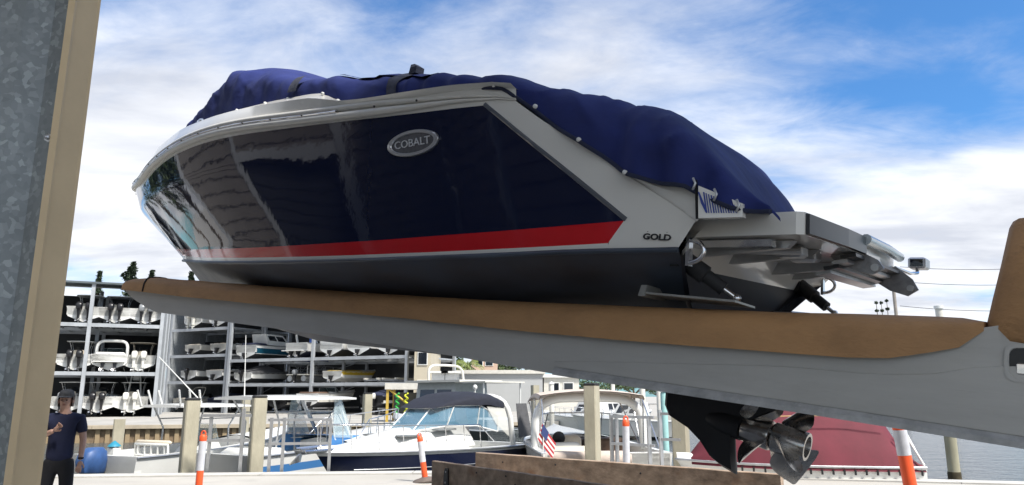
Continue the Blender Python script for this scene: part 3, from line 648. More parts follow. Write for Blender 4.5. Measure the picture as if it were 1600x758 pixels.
def prop(a0, a1, r0, r1, blades, Rb_, ph, hand, name):
    o_ = rev([(a0, r0 * .9), (a0 + .01, r0), (a1 - .01, r1), (a1, r1 * .97), (a1, r1 * .75), (a1 - .03, r1 * .7)], 24).build(name, propm, drv, 40)
    for b0 in range(blades):
        th0 = ph + b0 * 2 * math.pi / blades; m_ = MB(); f1, f2 = [], []
        for i in range(9):
            t_ = i / 8; rr_ = lerp((r0 + r1) / 2 * .9, Rb_, t_); ch = (.60 + .50 * math.sin(min(1, t_ * 1.2) * math.pi * .8)) * (1 - t_ ** 2.4 * .95)
            rowf, rowb = [], []
            for j in range(9):
                s_ = (j / 8 - .5) * ch; th = th0 + s_ * 1.35 - .35 * t_ * t_; a_ = (a0 + a1) / 2 - hand * s_ * (a1 - a0) * 1.15 + .035 * t_
                th_ = .006 * (1 - t_ * .7) * (1 - (2 * j / 8 - 1) ** 2) + .0008
                rowf.append(ap(a_ - th_, rr_, th)); rowb.append(ap(a_ + th_, rr_, th))
            f1.append(rowf); f2.append(rowb)
        m_.grid(f1); m_.grid(f2, flip=True)
        for q1_, q2_ in (([r[0] for r in f1], [r[0] for r in f2]), ([r[-1] for r in f1], [r[-1] for r in f2]), (f1[-1], f2[-1])): m_.grid([q1_, q2_])
        m_.build('blade', propm, o_, 40)
prop(AL * .31, AL * .62, .086, .094, 3, .30, R(-75), 1, 'front_propeller')
prop(AL * .64, AL * 1.0, .094, .088, 3, .30, R(-105), -1, 'rear_propeller')

# ================================================================== the forklift
fl = thing('marina_forklift', 'grey marina forklift forks with brown padding carrying the blue cruiser', 'forklift')
fl.matrix_world = BW
forkm = mat('grey_fork_paint', (.50, .495, .465), .5, var=.12, scale=2.2, stretch=(.35, 1, 1.6), dirt=((.24, .23, .20), 1.9, .54, .80, .5), bump=.10, bscale=22, rvar=.12, detail=10, dirt2=((.24, .20, .16), (.25, 3, 5), 4.0, .62, .72, .5))
flangem = mat('scraped_fork_edge', (.45, .455, .45), .5, .05, var=.25, scale=9, dirt=((.66, .67, .66), 8, .56, .7, .8))
padm = mat('brown_fork_padding', (.50, .28, .125), .75, var=.14, scale=3.5, stretch=(.5, 1, 1), dirt=((.16, .09, .05), 2.4, .50, .8, .5), bump=.35, bscale=60, detail=10, dirt2=((.05, .035, .025), (.3, 2, 2), 3.2, .62, .76, .55))
def fz(px, py): p = bplane(px, py, 1, 1.0); return (p.x, p.z)
ftop = [fz(*q) for q in [(197, 447), (300, 458), (450, 472), (620, 487), (820, 507), (1000, 522), (1200, 536), (1330, 545), (1392, 545), (1450, 537), (1505, 527), (1536, 502)]] + [(-1.33, .31), (-2.0, .29)]
fbot = [fz(*q) for q in [(197, 455), (206, 466), (240, 487), (330, 500), (480, 520), (700, 555), (845, 581), (1000, 605), (1300, 651), (1600, 699)]] + [(-2.0, -.27)]
ptop = [fz(*q) for q in [(193, 440), (205, 435), (235, 433), (300, 438), (420, 447), (600, 459), (800, 470), (1000, 478), (1230, 487), (1400, 491), (1480, 494), (1520, 497), (1537, 502)]]
ftop.sort(); fbot.sort(); ptop.sort()
XF = [lerp(-2.0, ftop[-1][0], i / 60) for i in range(61)]
XS = bplane(1596, 60, 1, 1.0).x
def fork(y0, y1, s):
    m_ = MB(); rows_ = []
    for x in XF:
        zt_, zb_ = interp(x, ftop), interp(x, fbot)
        if zt_ - zb_ < .02: zb_ = zt_ - .02
        rows_.append([(x, y0, zb_), (x, y1, zb_), (x, y1, zt_), (x, y0, zt_)])
    m_.grid(rows_, closed=True, caps=True)
    fk = m_.build('fork', forkm, fl, 20)
    m_ = MB(); rows_ = []
    for x in XF:
        if x > fz(845, 575)[0]: continue
        zb_ = interp(x, fbot); yo = .030 * s
        rows_.append([(x, y1 - .1 * s, zb_ - .004), (x, y1 + yo, zb_ - .004), (x, y1 + yo, zb_ + .022), (x, y1 + .003 * s, zb_ + .045), (x, y1 - .1 * s, zb_ + .045)])
    m_.grid(rows_, closed=True, caps=True); m_.build('flange', flangem, fk, 20)
    m_ = MB(); rows_ = []; x85 = fz(845, 575)[0]
    for x in XF:
        if x > x85: continue
        zb_, zt_ = interp(x, fbot) + .048, interp(x, ftop); k_ = min(1, (x85 - x) / 1.6); zu = lerp(zb_ + .01, lerp(zb_, zt_, .62), k_ ** .7)
        rows_.append([(x, y1 - .004 * s, zb_), (x, y1 + .007 * s, zb_), (x, y1 + .007 * s, zu - .006), (x, y1 - .004 * s, zu)])
    m_.grid(rows_, closed=True, caps=True); m_.build('doubler_plate', forkm, fk, 20)
    m_ = MB(); rows_ = []
    xs_ = [lerp(ptop[0][0], ptop[-1][0], i / 90) for i in range(91)]
    for x in xs_:
        zt_, zb_ = interp(x, ptop), interp(x, ftop) - .015; h = max(zt_ - zb_, .012); e_ = min(1, (x - xs_[0]) / .3 + .25, (xs_[-1] - x) / .12 + .3)
        yo = (.052 if h > .03 else .02) * e_; ring = []
        for k in range(15):
            a_ = math.pi * k / 14; cx_ = math.cos(a_); c2 = abs(cx_) ** .75 * (1 if cx_ > 0 else -1)
            wob = .004 * mnoise.noise(Vector((x * 2.3, k * .3, s)))
            yy = lerp(y0, y1, .5) + s * c2 * ((abs(y1 - y0) / 2) + yo); ring.append((x, yy, zb_ - (.03 if k in (0, 14) else 0) + h * (math.sin(a_) ** .6) + wob))
        rows_.append(ring)
    m_.grid(rows_, caps=False)
    m_.add(rows_[0], [tuple(range(15))]); m_.add(rows_[-1], [tuple(range(15))[::-1]])
    pd_ = m_.build('pad', padm, fk, 50)
    xb_ = bplane(229, 440, 1, 1.02).x; m_ = MB(); i0 = min(range(91), key=lambda i: abs(xs_[i] - xb_))
    m_.tube([(xb_ - .02 * math.sin(k), p[1] + .004 * s, p[2] + .004) for k, p in enumerate(rows_[i0])], .010, 6); m_.build('pad_tie', blackp, pd_, 60)
    # heel: upright shank with padded sleeve
    m_ = MB(); m_.hexa([(-2.1, y0, -.22), (-1.5, y0, -.22), (-1.5, y1, -.22), (-2.1, y1, -.22), (-2.2, y0, 2.4), (XS, y0, 2.4), (XS, y1, 2.4), (-2.2, y1, 2.4)]); sh = m_.build('shank', forkm, fk)
    m_ = MB(); rows_ = []
    for i, (z, xf, g) in enumerate([(.27, -1.265, .0), (.30, -1.265, .025), (.42, -1.29, .03), (.58, -1.325, .03), (.755, -1.36, .03), (.785, -1.375, .015)]):
        yy0, yy1 = min(y0, y1) - g, max(y0, y1) + g
        zs = -.14 if i < 2 else 0
        rows_.append([(-2.1, yy0, z + zs), (xf - .10, yy0, z + zs * .3), (xf - .03, yy0 + .04, z + zs * .05), (xf, (yy0 + yy1) / 2, z), (xf - .03, yy1 - .04, z + zs * .05), (xf - .10, yy1, z + zs * .3), (-2.1, yy1, z + zs)])
    m_.grid(rows_, closed=True, caps=True); m_.build('shank_pad', padm, sh, 50)
    # slot in the heel: no hole, a black plate stands in for its shade
    c0 = fz(1588, 567); m_ = MB(); N2 = 20; rr = []
    def so(a_, b_, y): return [(c0[0] - .04 + a_ * (1 if math.cos(t_) > 0 else -1) * abs(math.cos(t_)) ** .5, y, c0[1] + b_ * (1 if math.sin(t_) > 0 else -1) * abs(math.sin(t_)) ** .5) for t_ in [2 * math.pi * k / N2 for k in range(N2)]]
    m_.grid([so(.085, .085, y1 + .002 * s), so(.085, .085, y1 + .012 * s), so(.068, .068, y1 + .012 * s), so(.066, .066, y1 + .003 * s)], closed=True); m_.build('slot_rim', forkm, fk, 40)
    m_ = MB(); m_.add(so(.067, .067, y1 + .004 * s), [tuple(range(N2))]); m_.build('slot_shade_plate', blackp, fk)
    m_ = MB(); m_.bbox((c0[0] - .05, y1 + .006 * s, c0[1] - .025), (.10, .012, .05), .005); m_.build('slot_pin', steel, fk)
fork(.75, 1.0, 1); fork(-.75, -1.0, -1)
mrailm = mat('mast_steel', (.16, .17, .19), .5, .3, var=.15)
m = MB(); m.box((-2.45, 0, .95), (.8, 2.4, .30)); m.box((-2.45, 0, 2.0), (.8, 2.4, .30)); m.box((-2.45, 0, -.10), (.8, 2.4, .20)); m.build('carriage', mrailm, fl)
for s in (1, -1):
    p0 = BW @ Vector((-2.95, s * .8, 0)); m = MB(); 
    iv = BW.inverted(); c4 = [iv @ Vector((p0.x + a * fw.x * 3 - b_ * .14 * pt.x, p0.y + a * fw.y * 3 - b_ * .14 * pt.y, z)) for z in (0.0, 7.5) for a, b_ in ((-.045, -1), (.045, -1), (.045, 1), (-.045, 1))]
    m.hexa(c4); m.build('mast_rail', mrailm, fl)
# ================================================================== boats: shared builders (local x forward from the transom, z up from the keel)
stripe_navy = mat('navy_stripe', (.010, .014, .04), .2, coat=.3)
stripe_blue = mat('mid_blue_stripe', (.06, .20, .46), .3)
teal = mat('deep_teal_gelcoat', (.012, .09, .15), .2, coat=.3)
yellow = mat('yellow_gelcoat', (.62, .42, .03), .25, var=.05)
greycanvas = mat('grey_canvas', (.10, .10, .105), .85, var=.2, bump=.3)
bluecanvas = mat('blue_canvas', (.02, .06, .24), .85, var=.2)
maroon = mat('maroon_canvas', (.115, .013, .024), .8, var=.16, bump=.35, bscale=3, scale=2)
teak = mat('worn_teak', (.30, .19, .09), .7, var=.3)
brownv = mat('brown_vinyl', (.10, .06, .04), .6, var=.2)
def hullfn(L, B, H, rise=.22, rake=.16, full=2.2):
    def zs(x): return H * (1 + rise * (max(0, x) / L) ** 2)
    def xst(v): return L * (1 - rake * (1 - v ** .85))
    def hb(x, v):
        s = max(0, min(1, (x / xst(v) - .32) / .68)); return B / 2 * (.84 + .16 * v) * max(0, 1 - s ** full) ** .8
    return zs, xst, hb
def make_hull(par, L, B, H, mats, bands=(.36, .40, .62, .86), rise=.22, rake=.16, full=2.2, n=14, deck_from=.45, sole=.42, deckm=None, rail=True, camber=.06, wellm=None):
    """mats: bottom, low, stripe, top ; bands: heights (fraction) of chine, low band, stripe low, stripe high"""
    zs, xst, hb = hullfn(L, B, H, rise, rake, full)
    vs_ = (bands[0], bands[1], bands[2], bands[3], 1.0); us = [1 - (1 - i / n) ** 1.4 for i in range(n + 1)]
    def pt_(u, v): x = u * xst(v); return Vector((x, hb(x, v), zs(x) * v))
    m_ = MB()
    for s in (1, -1):
        keel = [Vector((u * xst(bands[0]) * .985, 0, zs(L) * bands[0] * max(0, u - .55) ** 1.6 * 3.4 * (1 if u < 1 else 1))) for u in us]
        for k in keel: k.z = min(k.z, zs(L) * bands[0])
        rws = [keel] + [[pt_(u, v) for u in us] for v in vs_]
        rws = [[Vector((p.x, p.y * s, p.z)) for p in r] for r in rws]
        for i, mi in enumerate((0, 0, 1, 2, 3)): m_.grid([rws[i], rws[i + 1]], mi=mi, flip=s < 0)
    ring = [Vector((0, hb(0, v), zs(0) * v)) for v in vs_]
    m_.add([Vector((0, 0, 0))] + ring + [Vector((p.x, -p.y, p.z)) for p in ring[::-1]], [tuple(range(11))], 3)
    h_ = m_.build('hull', mats, par, 35)
    dm = deckm or mats[3]; cp = deck_from * L
    m_ = MB(); xs = [lerp(cp, L * .995, i / 8) for i in range(9)]
    m_.grid([[Vector((x, hb(x, 1) * k, zs(x) + camber * B * (1 - k * k) + .005)) for k in (-1, -.85, -.5, 0, .5, .85, 1)] for x in xs]); 
    xs2 = [lerp(0.0, cp, i / 5) for i in range(6)]; zf = sole * H
    for s in (1, -1):
        g = [[Vector((x, s * hb(x, 1), zs(x) + .005)) for x in xs2], [Vector((x, s * max(.05, hb(x, 1) - .16), zs(x) + .01)) for x in xs2], [Vector((x, s * max(.05, hb(x, 1) - .18), zf)) for x in xs2]]
        m_.grid(g, flip=s < 0)
    i_ = [Vector((x, hb(x, 1) - .18, zf)) for x in xs2]; m_.grid([i_, [Vector((p.x, -p.y, p.z)) for p in i_]])
    b0 = hb(cp, 1) - .16; m_.add([(cp, b0, zf), (cp, -b0, zf), (cp, -b0, zs(cp)), (cp, 0, zs(cp) + camber * B), (cp, b0, zs(cp))], [(0, 1, 2, 3, 4)])
    m_.box((.1, 0, (zf + H) / 2 + .02), (.2, B * .96, H - zf - .02)); m_.build('deck', dm, par, 30)
    if rail:
        m_ = MB(); ul = [1 - (1 - i / 24) ** 1.4 for i in range(25)]; path = [Vector((u * L, hb(u * L, 1) + .012, zs(u * L) - .02)) for u in ul]
        m_.tube(path + [Vector((p.x, -p.y, p.z)) for p in path[::-1][1:]], .028, 6); m_.build('rub_rail', alu if rail is True else rail, h_, 60)
    return zs, hb
def outboard(par, x, y, z, cow, sc=1.0, low=True, leg=None):
    o_ = bpy.data.objects.new('outboard_motor', None); COL.objects.link(o_); o_.parent = par; o_.location = (x, y, z)
    m_ = MB(); rws = []
    for zz_, hx, hy, cx in ((.0, .17, .13, -.16), (.06, .25, .18, -.20), (.26, .28, .20, -.22), (.44, .24, .18, -.20), (.52, .14, .11, -.17)):
        rws.append([((cx + hx * math.copysign(abs(math.cos(t)) ** .6, math.cos(t))) * sc, hy * math.copysign(abs(math.sin(t)) ** .6, math.sin(t)) * sc, (zz_ + .12) * sc) for t in [2 * math.pi * k / 12 for k in range(12)]])
    m_.grid(rws, closed=True, caps=True); m_.build('cowling', cow, o_, 40)
    lm = leg or blackp
    m_ = MB(); m_.hexa([(a * sc, b_ * sc, c * sc) for a, b_, c in ((-.26, -.05, -.55), (-.06, -.05, -.55), (-.06, .05, -.55), (-.26, .05, -.55), (-.32, -.10, .12), (-.02, -.10, .12), (-.02, .10, .12), (-.32, .10, .12))]); m_.build('leg', lm, o_)
    if low:
        m_ = MB(); m_.tube([(.05 * sc, 0, -.62 * sc), (-.1 * sc, 0, -.62 * sc), (-.32 * sc, 0, -.62 * sc)], [.02 * sc, .07 * sc, .05 * sc], 8); m_.prism([(-.05 * sc, -.012, -.66 * sc), (-.24 * sc, -.012, -.66 * sc), (-.26 * sc, -.012, -.86 * sc), (-.20 * sc, -.012, -.86 * sc)], (0, .024, 0)); m_.box((-.18 * sc, 0, -.47 * sc), (.36 * sc, .22 * sc, .02 * sc)); m_.build('gear_case', lm, o_, 50)
        m_ = MB()
        for k in range(3):
            a = 2 * math.pi * k / 3 + x; m_.prism([(-.33 * sc, .02 * math.cos(a), -.62 * sc + .02 * math.sin(a)), (-.36 * sc, .17 * sc * math.cos(a - .35), -.62 * sc + .17 * sc * math.sin(a - .35)), (-.30 * sc, .17 * sc * math.cos(a + .35), -.62 * sc + .17 * sc * math.sin(a + .35))], (.012, 0, 0))
        m_.build('propeller', steel if not leg else alu, o_)
    return o_
def sterndrive(par, x, y, z, sc=1.0):
    o_ = bpy.data.objects.new('stern_drive', None); COL.objects.link(o_); o_.parent = par; o_.location = (x, y, z)
    m_ = MB(); m_.hexa([(a * sc, b_ * sc, c * sc) for a, b_, c in ((-.45, -.06, -.35), (-.12, -.06, -.35), (-.12, .06, -.35), (-.45, .06, -.35), (-.42, -.13, .14), (0, -.17, .14), (0, .17, .14), (-.42, .13, .14))]); m_.tube([(-.05 * sc, 0, -.42 * sc), (-.5 * sc, 0, -.42 * sc)], [.05 * sc, .06 * sc], 8)
    m_.prism([(-.2 * sc, -.012, -.45 * sc), (-.42 * sc, -.012, -.45 * sc), (-.42 * sc, -.012, -.66 * sc)], (0, .024, 0)); m_.build('leg', blackp, o_, 40)
    m_ = MB()
    for k in range(4):
        a = math.pi * k / 2 + .4; m_.prism([(-.5 * sc, 0, -.42 * sc), (-.55 * sc, .2 * sc * math.cos(a - .4), (-.42 + .2 * math.sin(a - .4)) * sc), (-.47 * sc, .2 * sc * math.cos(a + .4), (-.42 + .2 * math.sin(a + .4)) * sc)], (.012, 0, 0))
    m_.build('propeller', steel, o_)
def ttop(par, x, z, zt_, lx, ly, mt=None, fat=.07):
    o_ = bpy.data.objects.new('hard_top', None); COL.objects.link(o_); o_.parent = par; o_.location = (x, 0, 0)
    m_ = MB(); rws = []
    for i in range(9):
        u = i / 4 - 1
        rws.append([(u * lx / 2, v * ly / 2 * (1 - .12 * u * u), zt_ + fat * .8 * (1 - v * v) * (1 - .4 * u * u)) for v in [j / 5 - 1 for j in range(11)]])
    m_.grid(rws); m_.grid([[(p[0], p[1], zt_ - fat * .5) for p in r] for r in rws]); ed = rws[0] + [r[-1] for r in rws[1:]] + rws[-1][::-1][1:] + [r[0] for r in rws[::-1][1:-1]]
    m_.grid([[(p[0], p[1], zt_ - fat * .5) for p in ed], ed], closed=True); m_.build('roof', mt or gel, o_, 40)
    m_ = MB()
    for sx in (-1, 1):
        for sy in (-1, 1):
            m_.tube([(sx * lx * .28, sy * ly * .30, z), (sx * lx * .25, sy * ly * .31, lerp(z, zt_, .7)), (sx * lx * .36, sy * ly * .38, zt_)], .025, 6)
    for sy in (-1, 1): m_.tube([(-lx * .30, sy * ly * .33, lerp(z, zt_, .82)), (lx * .30, sy * ly * .33, lerp(z, zt_, .82))], .02, 6)
    m_.build('pipework', alu if mt is None else mt, o_, 60); return o_
def console(par, x, z, w=.8, h=1.15, mt=None):
    o_ = bpy.data.objects.new('console', None); COL.objects.link(o_); o_.parent = par; o_.location = (x, 0, z)
    m_ = MB(); m_.prism([(-.35, -w / 2, 0), (.55, -w / 2, 0), (.50, -w / 2, h * .55), (.22, -w / 2, h * .95), (-.22, -w / 2, h * .85), (-.35, -w / 2, h * .6)], (0, w, 0)); m_.build('body', mt or gel, o_)
    m_ = MB(); m_.prism([(.24, -w / 2, h * .93), (.27, -w / 2, h * .93), (.12, -w / 2, h * 1.42), (.09, -w / 2, h * 1.42)], (0, w, 0)); m_.build('windscreen', darkglass, o_)
    m_ = MB(); m_.box((-.36, 0, h * .68), (.03, w * .75, h * .26), 0, 0, -.3); m_.build('dash', blackp, o_)
    m_ = MB(); m_.bbox((-1.05, 0, .42), (.5, w * 1.05, .84), .06); m_.bbox((-1.25, 0, .98), (.14, w * 1.05, .42), .05); m_.build('leaning_seat', cream, o_, 40)
    return o_
def windshield(par, x, z, w, h, rake=.5, side=1.0, fm=None, gm=None):
    o_ = bpy.data.objects.new('windshield', None); COL.objects.link(o_); o_.parent = par
    P0, P1, P2, P3 = (x, w * .30, z), (x - side, w * .47, z - .02), (x - rake, w * .27, z + h), (x - side - rake * .2, w * .43, z + h * .9)
    fr = MB(); mirv = lambda p: (p[0], -p[1], p[2])
    for k_, (a, b_, c, d) in enumerate(((P0, mirv(P0), mirv(P2), P2), (P0, P1, P3, P2), (mirv(P0), mirv(P1), mirv(P3), mirv(P2)))):
        m_ = MB(); m_.add([a, b_, c, d], [(0, 1, 2, 3)]); m_.build('pane', gm or glass, o_)
        fr.tube([a, b_], .018, 6); fr.tube([c, d], .018, 6); fr.tube([a, d], .018, 6); fr.tube([b_, c], .018, 6)
    fr.build('frame', fm or alu, o_, 60); return o_
def arch(par, x, z, w, h, mt=None, r=.07, lean=-.4):
    m_ = MB(); P = []
    for k in range(13):
        a = math.pi * k / 12; P.append((x + lean * math.sin(a) ** .6, w / 2 * math.copysign(abs(math.cos(a)) ** .45, math.cos(a)), z + h * math.sin(a) ** .45))
    m_.tube(P, r, 8); return m_.build('arch', mt or gel, par, 60)
def canopy(par, x0, x1, z, w, rise=.12, mt=None, legs=None, drop=0.0, name='bimini_top', thick=.02):
    o_ = bpy.data.objects.new(name, None); COL.objects.link(o_); o_.parent = par
    m_ = MB(); rws = []
    for i in range(9):
        u = i / 8; zz_ = z + rise * math.sin(math.pi * (.15 + .7 * u)) - drop * u * u
        rws.append([(lerp(x0, x1, u), v * w / 2, zz_ + rise * .8 * (1 - v * v) - (.10 if abs(v) > .99 else 0)) for v in (-1, -.97, -.7, -.35, 0, .35, .7, .97, 1)])
    m_.grid(rws); m_.grid([[(p[0], p[1] * .99, p[2] - thick) for p in r] for r in rws], flip=True); m_.build('canvas', mt or navyc, o_, 50)
    if legs is not None:
        m_ = MB()
        for s in (1, -1):
            for q in (x0 + .05, x1 - .05, (x0 + x1) / 2): m_.tube([((x0 + x1) / 2 - .1, s * w * .48, legs), (q, s * w * .47, z)], .014, 6)
        m_.build('frame', alu, o_, 60)
    return o_
def bow_rail(par, zs, hb, x0, x1, h=.6, n=6, inset=.12):
    m_ = MB(); P = []
    for k in range(n + 1):
        x = lerp(x0, x1, k / n); P.append(Vector((x, max(.04, hb(min(x, x1), 1) - inset), zs(x) + h * (1 if k else .25))))
    m_.tube(P + [Vector((p.x, -p.y, p.z)) for p in P[::-1]], .016, 6)
    for s in (1, -1):
        for k, p in enumerate(P[1:]): m_.tube([(p.x - .05, s * (p.y + .02), p.z - h), (p.x, s * p.y, p.z)], .012, 5)
    return m_.build('bow_rail', steel, par, 60)
def cabin(par, x0, x1, w0, w1, z, h, rf=.5, ra=.15, mt=None, name='cabin', win=True, gm=None):
    m_ = MB(); t = .86
    m_.hexa([(x0, -w0 / 2, z), (x1, -w1 / 2, z), (x1, w1 / 2, z), (x0, w0 / 2, z), (x0 + ra, -w0 / 2 * t, z + h), (x1 - rf, -w1 / 2 * t, z + h), (x1 - rf, w1 / 2 * t, z + h), (x0 + ra, w0 / 2 * t, z + h)])
    c = m_.build(name, mt or gel, par)
    if win:
        for s in (1, -1):
            def sp_(u, v): 
                wa, wb = lerp(w0, w0 * t, v), lerp(w1, w1 * t, v); xa, xb = lerp(x0, x0 + ra, v), lerp(x1, x1 - rf, v)
                return Vector((lerp(xa, xb, u), s * (lerp(wa, wb, u) / 2 + .006), z + h * v))
            for u0, u1 in ((.08, .45), (.52, .90)):
                m_ = MB(); m_.prism([sp_(u0, .42), sp_(u1, .42), sp_(u1, .85), sp_(u0, .85)], (0, s * .006, 0)); m_.build('window', gm or darkglass, c)
        def fp(v, k): return Vector((lerp(x1, x1 - rf, v) + .008, k * lerp(w1, w1 * t, v) / 2, z + h * v))
        for k0, k1 in ((-.9, -.04), (.04, .9)):
            m_ = MB(); m_.prism([fp(.4, k0), fp(.4, k1), fp(.88, k1), fp(.88, k0)], (.006, 0, 0)); m_.build('window', gm or darkglass, c)
    return c
def cover(par, L, zs, hb, mt, x0=0.0, x1=.97, peak=.5, px=.4):
    m_ = MB(); rws = []
    for i in range(17):
        u = i / 16; x = lerp(x0, L * x1, u); h = peak * (math.exp(-((u - px) / .33) ** 2)) + .04; y = hb(max(0, x), 1) + .02
        rws.append([(x, y * v, zs(x) - (.12 if abs(v) > .99 else 0) + h * (1 - abs(v) ** 1.6) + .02 * math.sin(7 * x + 5 * v)) for v in (-1, -.97, -.75, -.5, -.25, 0, .25, .5, .75, .97, 1)])
    e_ = [(x0 - .01, p[1], zs(0) - .15) for p in rws[0]]
    m_.grid([e_] + rws); return m_.build('cover', mt, par, 60)
HM = lambda low=gel, st=gel, top=gel, bot=botpaint: [bot, low, st, top]
def boat(label, loc, head, group=None, name='motor_boat', cat='boat', tilt=0.0):
    o_ = thing(name, label, cat, loc, math.atan2(head[1], head[0]), group); o_.rotation_euler.y = tilt; return o_

# ================================================================== dry-stack boat racks
rackm = mat('galvanised_rack', (.40, .42, .44), .55, .3, var=.15, scale=1)
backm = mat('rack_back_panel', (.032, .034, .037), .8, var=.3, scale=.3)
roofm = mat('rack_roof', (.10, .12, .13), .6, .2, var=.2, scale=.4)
def rack(label, P0, P1, inward, bays, levels, ztop, depth=9.0, posts=None, solid_end=(0, 1)):
    """P0 left end, P1 right end of the front line (plan); levels: shelf heights"""
    P0, P1, I = Vector((*P0, 0)), Vector((*P1, 0)), Vector((*inward, 0)).normalized()
    r_ = thing('boat_rack', label, 'boat rack', P0); U = (P1 - P0); L = U.length; ang = math.atan2(U.y, U.x)
    def pos(s, dpt, z): return (P1 - P0) * s + I * dpt + Vector((0, 0, z))
    for s in (posts or [i / bays for i in range(bays + 1)]):
        for dpt in (0, depth * .55, depth):
            m_ = MB(); m_.box(tuple(pos(s, dpt, ztop / 2)), (.28, .26, ztop), ang); m_.build('post', rackm, r_)
    for z in levels:
        for dpt in (.02, depth * .55, depth):
            m_ = MB(); m_.box(tuple(pos(.5, dpt, z - .16)), (L - .02, .16, .30), ang); m_.build('shelf_beam', rackm, r_)
        k = max(2, int(L / 1.3))
        for i in range(k + 1):
            m_ = MB(); m_.box(tuple(pos(.01 + .98 * i / k, depth / 2, z - .06)), (.14, depth - .2, .14), ang); m_.build('bunk', rackm, r_)
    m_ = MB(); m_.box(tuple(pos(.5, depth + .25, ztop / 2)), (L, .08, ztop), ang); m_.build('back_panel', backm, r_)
    m_ = MB(); a = pos(-.01, -.3, ztop + .0); b_ = pos(1.01, -.3, ztop); c = pos(1.01, depth + .6, ztop + .9); d = pos(-.01, depth + .6, ztop + .9)
    m_.prism([a, b_, c, d], (0, 0, .16)); m_.build('roof', roofm, r_)
    for s in solid_end:
        m_ = MB()
        for i in range(16): m_.box(tuple(pos(s, depth * (i + .5) / 16, ztop / 2)), (.10 if i % 2 else .05, depth / 16 * .98, ztop), ang)
        m_.build('end_panel', mat('rack_end_sheet', (.30, .32, .335), .6, .2, var=.2), r_)
    for z0, z1 in zip([0] + levels, levels + [ztop]):
        for dpt in (depth * .98,): 
            m_ = MB(); q0, q1 = pos(.02, dpt, z0), pos(1 / bays - .02, dpt, z1); m_.tube([q0, q1], .05, 4); m_.build('brace', rackm, r_)
    return r_
# left block, nearly square-on: shelf lines at photo y 505 and 581
def on_front(px, P0, P1):   # plan point of the rack's front line in that photo column
    k = (px - 800) / 1175.0; dx, dy = P1[0] - P0[0], P1[1] - P0[1]; t = (k * P0[1] - P0[0]) / (dx - k * dy)
    return Vector((P0[0] + dx * t, P0[1] + dy * t, 0))
LA, LB_, LI = (-45.2, 57.2), (-30.0, 63.2), (-.37, .93)
zA = at(190, 506, 62).z; zB = at(190, 581, 62).z
rack('tall boat rack standing square-on at the left, behind the standing man', LA, LB_, LI, 3, [zB, zA], at(190, 446, 62).z)
ZL = {1: zA + .12, 2: zB + .12, 3: .35}
GL = 'boats stored in the left rack'
RB0, RB1, RI = (lat(259, 81), 81), (lat(350, 77.3), 77.3), (.41, .91)
RC0, RC1 = (lat(354, 76.8), 76.8), (lat(634, 68), 68)
zs1 = [at(305, q, 78).z for q in (595, 553, 511)]; zs2 = [at(490, q, 72).z for q in (598, 558, 492)]
rack('narrow boat rack at the left end of the right-hand block, four levels high', RB0, RB1, RI, 1, zs1, zs1[-1] + 4.2, solid_end=(0,))
rack('wide boat rack of two bays at the middle of the far bank', RC0, RC1, RI, 2, zs2, zs2[-1] + 4.5, solid_end=())
def rspot(px, lvl, blk, dep=.6):
    if blk == 'L': P0, P1, I, z = LA, LB_, LI, ZL[lvl]
    elif blk == 'B': P0, P1, I, z = RB0, RB1, RI, ([.45] + [q + .12 for q in zs1])[lvl]
    else: P0, P1, I, z = RC0, RC1, RI, ([.45] + [q + .12 for q in zs2])[lvl]
    q = on_front(px, P0, P1) + Vector((*I, 0)) * dep; return (q.x, q.y, z), I
def cc_boat(px, lvl, blk, label, L=6.8, B=2.6, H=1.3, cow=blackp, n=2, top=True, topm=None, mats=None, sc=1.25, tower=False, con=True, dep=.75, leg=None):
    loc, I = rspot(px, lvl, blk, dep); o_ = boat(label, loc, I, 'boats stored in the racks')
    zs, hb = make_hull(o_, L, B, H, mats or HM(), deck_from=.62)
    if con: console(o_, L * .42, H * .42, .75, 1.1)
    if top: ttop(o_, L * .42, H * .42, H * .42 + 1.95, 1.9, B * .82, topm)
    for i in range(n): outboard(o_, -.05, (i - (n - 1) / 2) * .7, H * .66, cow, sc, True, leg)
    if tower:
        m_ = MB(); zt_ = H * .42 + 1.95
        for sx in (-.5, .45):
            for sy in (-.55, .55): m_.tube([(L * .42 + sx, sy, zt_ - 1.4), (L * .42 + sx * .6, sy * .55, zt_ + .9)], .035, 6)
        m_.bbox((L * .42, 0, zt_ + .95), (1.0, .9, .10), .03); m_.bbox((L * .42 + .3, 0, zt_ + .45), (.25, .5, .5), .04); m_.build('tower', gel, o_, 40)
        m_ = MB(); m_.tube([(L * .42, .6, zt_), (L * .35, 1.5, zt_ + 2.6)], .02, 5); m_.tube([(L * .42, -.6, zt_), (L * .35, -1.5, zt_ + 2.6)], .02, 5); m_.build('outrigger', gel, o_, 60)
    return o_
cc_boat(113, 1, 'L', 'white console boat with twin dark outboards, leftmost on the left rack top shelf', cow=blackp)
cc_boat(164, 1, 'L', 'white console boat with twin dark outboards, middle of the left rack top shelf', cow=blackp, B=2.7)
cc_boat(214, 1, 'L', 'white boat with twin grey outboards, rightmost on the left rack top shelf', cow=greycow, B=2.65)
cc_boat(107, 2, 'L', 'white console boat with grey outboards beside the arch boat, left rack middle shelf', cow=blackp, B=2.75)
loc, I = rspot(163, 2, 'L'); o = boat('white cruiser with a rounded radar arch, middle shelf of the left rack', loc, I, 'boats stored in the racks')
zs, hb = make_hull(o, 7.6, 2.75, 1.35, HM(), deck_from=.4, rise=.15); arch(o, 1.1, 1.3, 2.35, 1.25, r=.13, lean=.2); windshield(o, 3.6, 1.4, 2.2, .6); sterndrive(o, 0, .45, .45); sterndrive(o, 0, -.45, .45)
